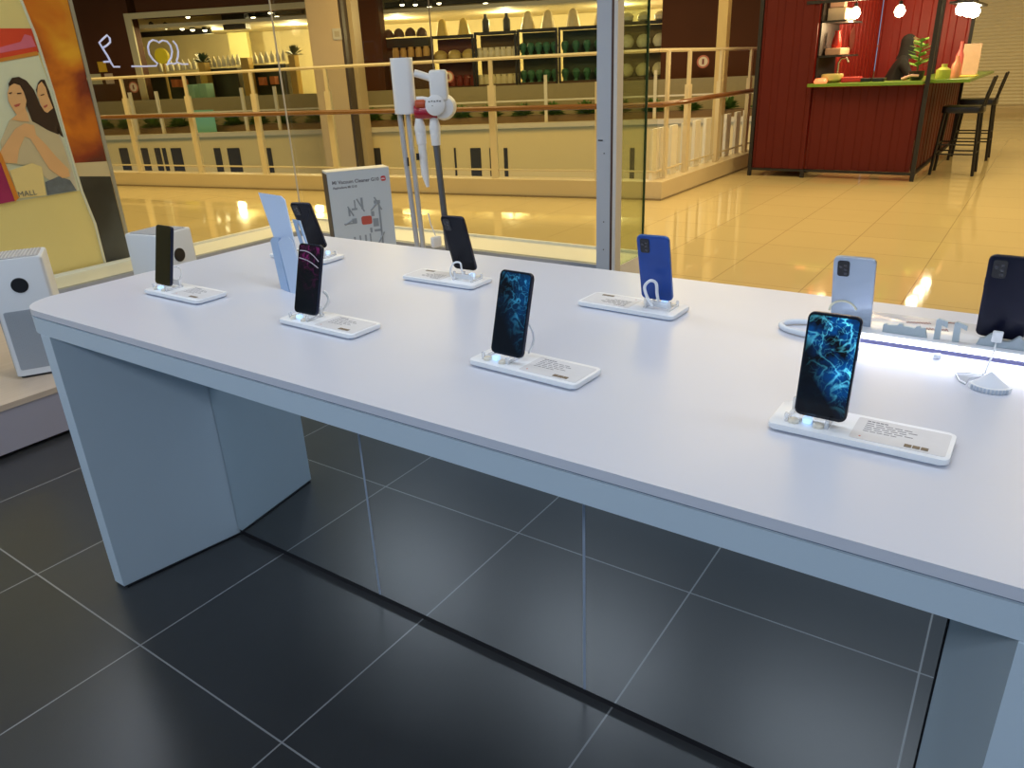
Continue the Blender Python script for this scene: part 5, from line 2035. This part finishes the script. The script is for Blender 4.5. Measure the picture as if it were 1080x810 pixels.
def skin_body(name, joints, edges, root, m, parent, levels=2):
    me = bpy.data.meshes.new(name)
    me.from_pydata([j[0] for j in joints], edges, [])
    o = bpy.data.objects.new(name, me)
    COL.objects.link(o)
    sk = o.modifiers.new('skin', 'SKIN')
    for i, v_ in enumerate(me.skin_vertices[0].data):
        r_ = joints[i][1]
        v_.radius = (r_, r_) if not isinstance(r_, tuple) else r_
        v_.use_root = (i == root)
    ss = o.modifiers.new('sub', 'SUBSURF')
    ss.levels = ss.render_levels = levels
    dg_ = bpy.context.evaluated_depsgraph_get()
    me2 = bpy.data.meshes.new_from_object(o.evaluated_get(dg_))
    bpy.data.objects.remove(o)
    me2.materials.clear()
    me2.materials.append(m)
    for p_ in me2.polygons:
        p_.use_smooth = True
    o2 = bpy.data.objects.new(name, me2)
    COL.objects.link(o2)
    o2.parent = parent
    return o2


J = [((0, 0, 0.92), (0.15, 0.11)), ((0.02, -0.05, 1.12), (0.14, 0.11)), ((0.04, -0.12, 1.32), (0.17, 0.11)), ((0.06, -0.17, 1.44), (0.07, 0.06)), ((0.07, -0.20, 1.50), (0.055, 0.055)),
     ((-0.14, -0.14, 1.36), 0.07), ((-0.20, -0.24, 1.17), 0.05), ((-0.10, -0.42, 1.16), 0.038),
     ((0.23, -0.14, 1.36), 0.07), ((0.28, -0.26, 1.16), 0.05), ((0.18, -0.42, 1.16), 0.038),
     ((-0.10, 0, 0.86), 0.10), ((-0.11, -0.01, 0.48), 0.07), ((-0.11, 0.02, 0.10), 0.05),
     ((0.10, 0, 0.86), 0.10), ((0.11, -0.01, 0.48), 0.07), ((0.11, 0.02, 0.10), 0.05)]
Ed = [(0, 1), (1, 2), (2, 3), (3, 4), (2, 5), (5, 6), (6, 7), (2, 8), (8, 9), (9, 10), (0, 11), (11, 12), (12, 13), (0, 14), (14, 15), (15, 16)]
dkc = mat('dark_clothing', (0.012, 0.011, 0.012), 0.8)
skn = mat('person_skin', (0.32, 0.17, 0.10), 0.5)
skin_body('body', J, Ed, 0, dkc, pe)
# head with scarf
b2 = NB()
lathe(b2, [(0.045, -0.13), (0.06, -0.10), (0.078, -0.04), (0.083, 0.02), (0.072, 0.075), (0.035, 0.105)], (0.075, -0.225, 1.60), 20)
obj('head', b2, skn, pe, True)
b2 = NB()
lathe(b2, [(0.14, -0.20), (0.11, -0.13), (0.10, -0.02), (0.098, 0.05), (0.07, 0.10), (0.02, 0.125)], (0.080, -0.195, 1.605), 20)
obj('headscarf', b2, dkc, pe, True)
b2 = NB()
box(b2, (0.06, -0.318, 1.595), (0.016, 0.02, 0.035), 0, 0.004)
obj('nose', b2, skn, pe, True)
for sx in (0, 1):
    b2 = NB()
    lathe(b2, [(0.003, -0.01), (0.010, -0.006), (0.011, 0), (0.008, 0.006), (0.002, 0.01)], (0.045 + sx * 0.045, -0.295, 1.615), 8)
    obj('eye', b2, M_black, pe)
for sx, hx in ((-1, -0.10), (1, 0.18)):
    hj = [((hx, -0.43, 1.155), 0.030), ((hx, -0.49, 1.145), (0.034, 0.016))]
    he = [(0, 1)]
    for f_ in range(4):
        fx = hx + (f_ - 1.5) * 0.018
        b_i = len(hj)
        hj += [((fx, -0.515, 1.142), 0.0085), ((fx + 0.002, -0.545 - 0.006 * (1.5 - abs(f_ - 1.5)), 1.132), 0.008), ((fx, -0.565, 1.118), 0.007)]
        he += [(1, b_i), (b_i, b_i + 1), (b_i + 1, b_i + 2)]
    b_i = len(hj)
    hj += [((hx - sx * 0.032, -0.470, 1.140), 0.010), ((hx - sx * 0.048, -0.500, 1.130), 0.008)]
    he += [(0, b_i), (b_i, b_i + 1)]
    skin_body('hand', hj, he, 0, skn, pe, 1)
for sx in (-0.11, 0.11):
    b2 = NB()
    box(b2, (sx, -0.05, 0.04), (0.09, 0.25, 0.08), 0, 0.025)
    obj('shoe', b2, M_black, pe, True)

# bar stools at the side counter
def stool(label, loc, rz):
    t = thing('bar_stool', label, 'bar stool', loc, rz, 'bar stools at the kiosk')
    hw = 0.20
    for sx in (-1, 1):
        for sy in (-1, 1):
            b2 = NB()
            tube(b2, [(sx * (hw + 0.03), sy * (hw + 0.02), 0), (sx * (hw - 0.02), sy * (hw - 0.02), 0.72)], 0.018, 8)
            obj('leg', b2, M_blackmetal, t)
    for z_ in (0.25, 0.36):
        b2 = NB()
        w_ = hw + 0.03 - 0.05 * z_ / 0.72
        tube(b2, [(-w_, -w_, z_), (w_, -w_, z_), (w_, w_, z_), (-w_, w_, z_)], 0.010, 6, True)
        obj('footrest', b2, M_blackmetal, t)
    b2 = NB()
    prism(b2, rrect(0.44, 0.42, 0.06, 5), 0.7201, 0.79, bev=0.015)
    obj('seat', b2, M_black, t, True)
    # backrest towards +x, leaning outwards
    for sy in (-1, 1):
        b2 = NB()
        tube(b2, [(0.19, sy * 0.18, 0.745), (0.27, sy * 0.18, 1.12)], 0.012, 8)
        obj('back_post', b2, M_blackmetal, t)
    b2 = NB()
    slab(b2, [(0.222, -0.17, 0.90), (0.268, -0.17, 1.11), (0.268, 0.17, 1.11), (0.222, 0.17, 0.90)], 0.015)
    obj('backrest', b2, M_black, t)
    return t


st = stool('nearer black bar stool with backrest at the kiosk side counter', (-0.92, 11.02, 0), 0)
dup(st, (-0.89, 12.6, 0), 0, 'farther black bar stool with backrest at the kiosk side counter')

# ------------------------------------------------------------------ roller shutter and end wall
shm = mat('shutter_beige', (0.80, 0.74, 0.56), 0.5)
bm = NB()
n = 60
pr = []
for k_ in range(n):
    z_ = 0.16 + k_ * 0.075
    pr += [(22.0, z_), (21.975, z_ + 0.035)]
pr.append((22.0, 0.16 + n * 0.075))
poly = [(22.05, 0.16 + n * 0.075), (22.05, 0.16)] + pr
prism(bm, poly[::-1], -3.2, 9.0, 'x')
struct('door_1', bm, shm)
bm = NB()
bb(bm, -3.2, 9.0, 21.9, 22.05, 0, 0.155)
struct('baseboard_shutter', bm, stone)
bm = NB()
bb(bm, -3.45, -3.2, 21.9, 22.1, 0, 5)
struct('wall_end', bm, brown)

# ------------------------------------------------------------------ a place for each repeat, counted from the left of the photo
ORD = ['first', 'second', 'third', 'fourth', 'fifth', 'sixth', 'seventh', 'eighth', 'ninth', 'tenth', 'eleventh', 'twelfth', 'thirteenth', 'fourteenth', 'fifteenth', 'sixteenth', 'seventeenth', 'eighteenth', 'nineteenth', 'twentieth']


def nth(i):
    if i < 20:
        return ORD[i]
    t = {2: 'twenty', 3: 'thirty', 4: 'forty'}[(i + 1) // 10]
    u_ = (i + 1) % 10
    return (t[:-1] + 'ieth') if u_ == 0 else t + '-' + ORD[u_ - 1]


bpy.context.view_layer.update()
byl = {}
for o in list(S.objects):
    if o.parent is None and o.get('label'):
        byl.setdefault(o['label'], []).append(o)


def px_of(o):
    v_ = o.matrix_world.translation.copy()
    if o.type == 'MESH' and v_.length < 1e-6:
        v_ = sum((Vector(c_) for c_ in o.bound_box), Vector()) / 8
    v_ = v_ - Vector((0, 0, HC))
    return (v_.dot(RX) / v_.dot(FW), round(o.matrix_world.translation.z, 1))


for lab, os_ in byl.items():
    if len(os_) < 2:
        continue
    rows = {}
    for o in os_:
        if 'rows of' in lab or 'large pale round' in lab or 'green rounded item' in lab:
            key = o.matrix_world.translation.z > 1.3
        else:
            key = 0
        rows.setdefault(key, []).append(o)
    for key, ro in rows.items():
        ro.sort(key=px_of)
        for i, o in enumerate(ro):
            row = '' if len(rows) == 1 else (', upper row' if key else ', lower row')
            o['label'] = lab + row + ', ' + nth(i) + ' from left'
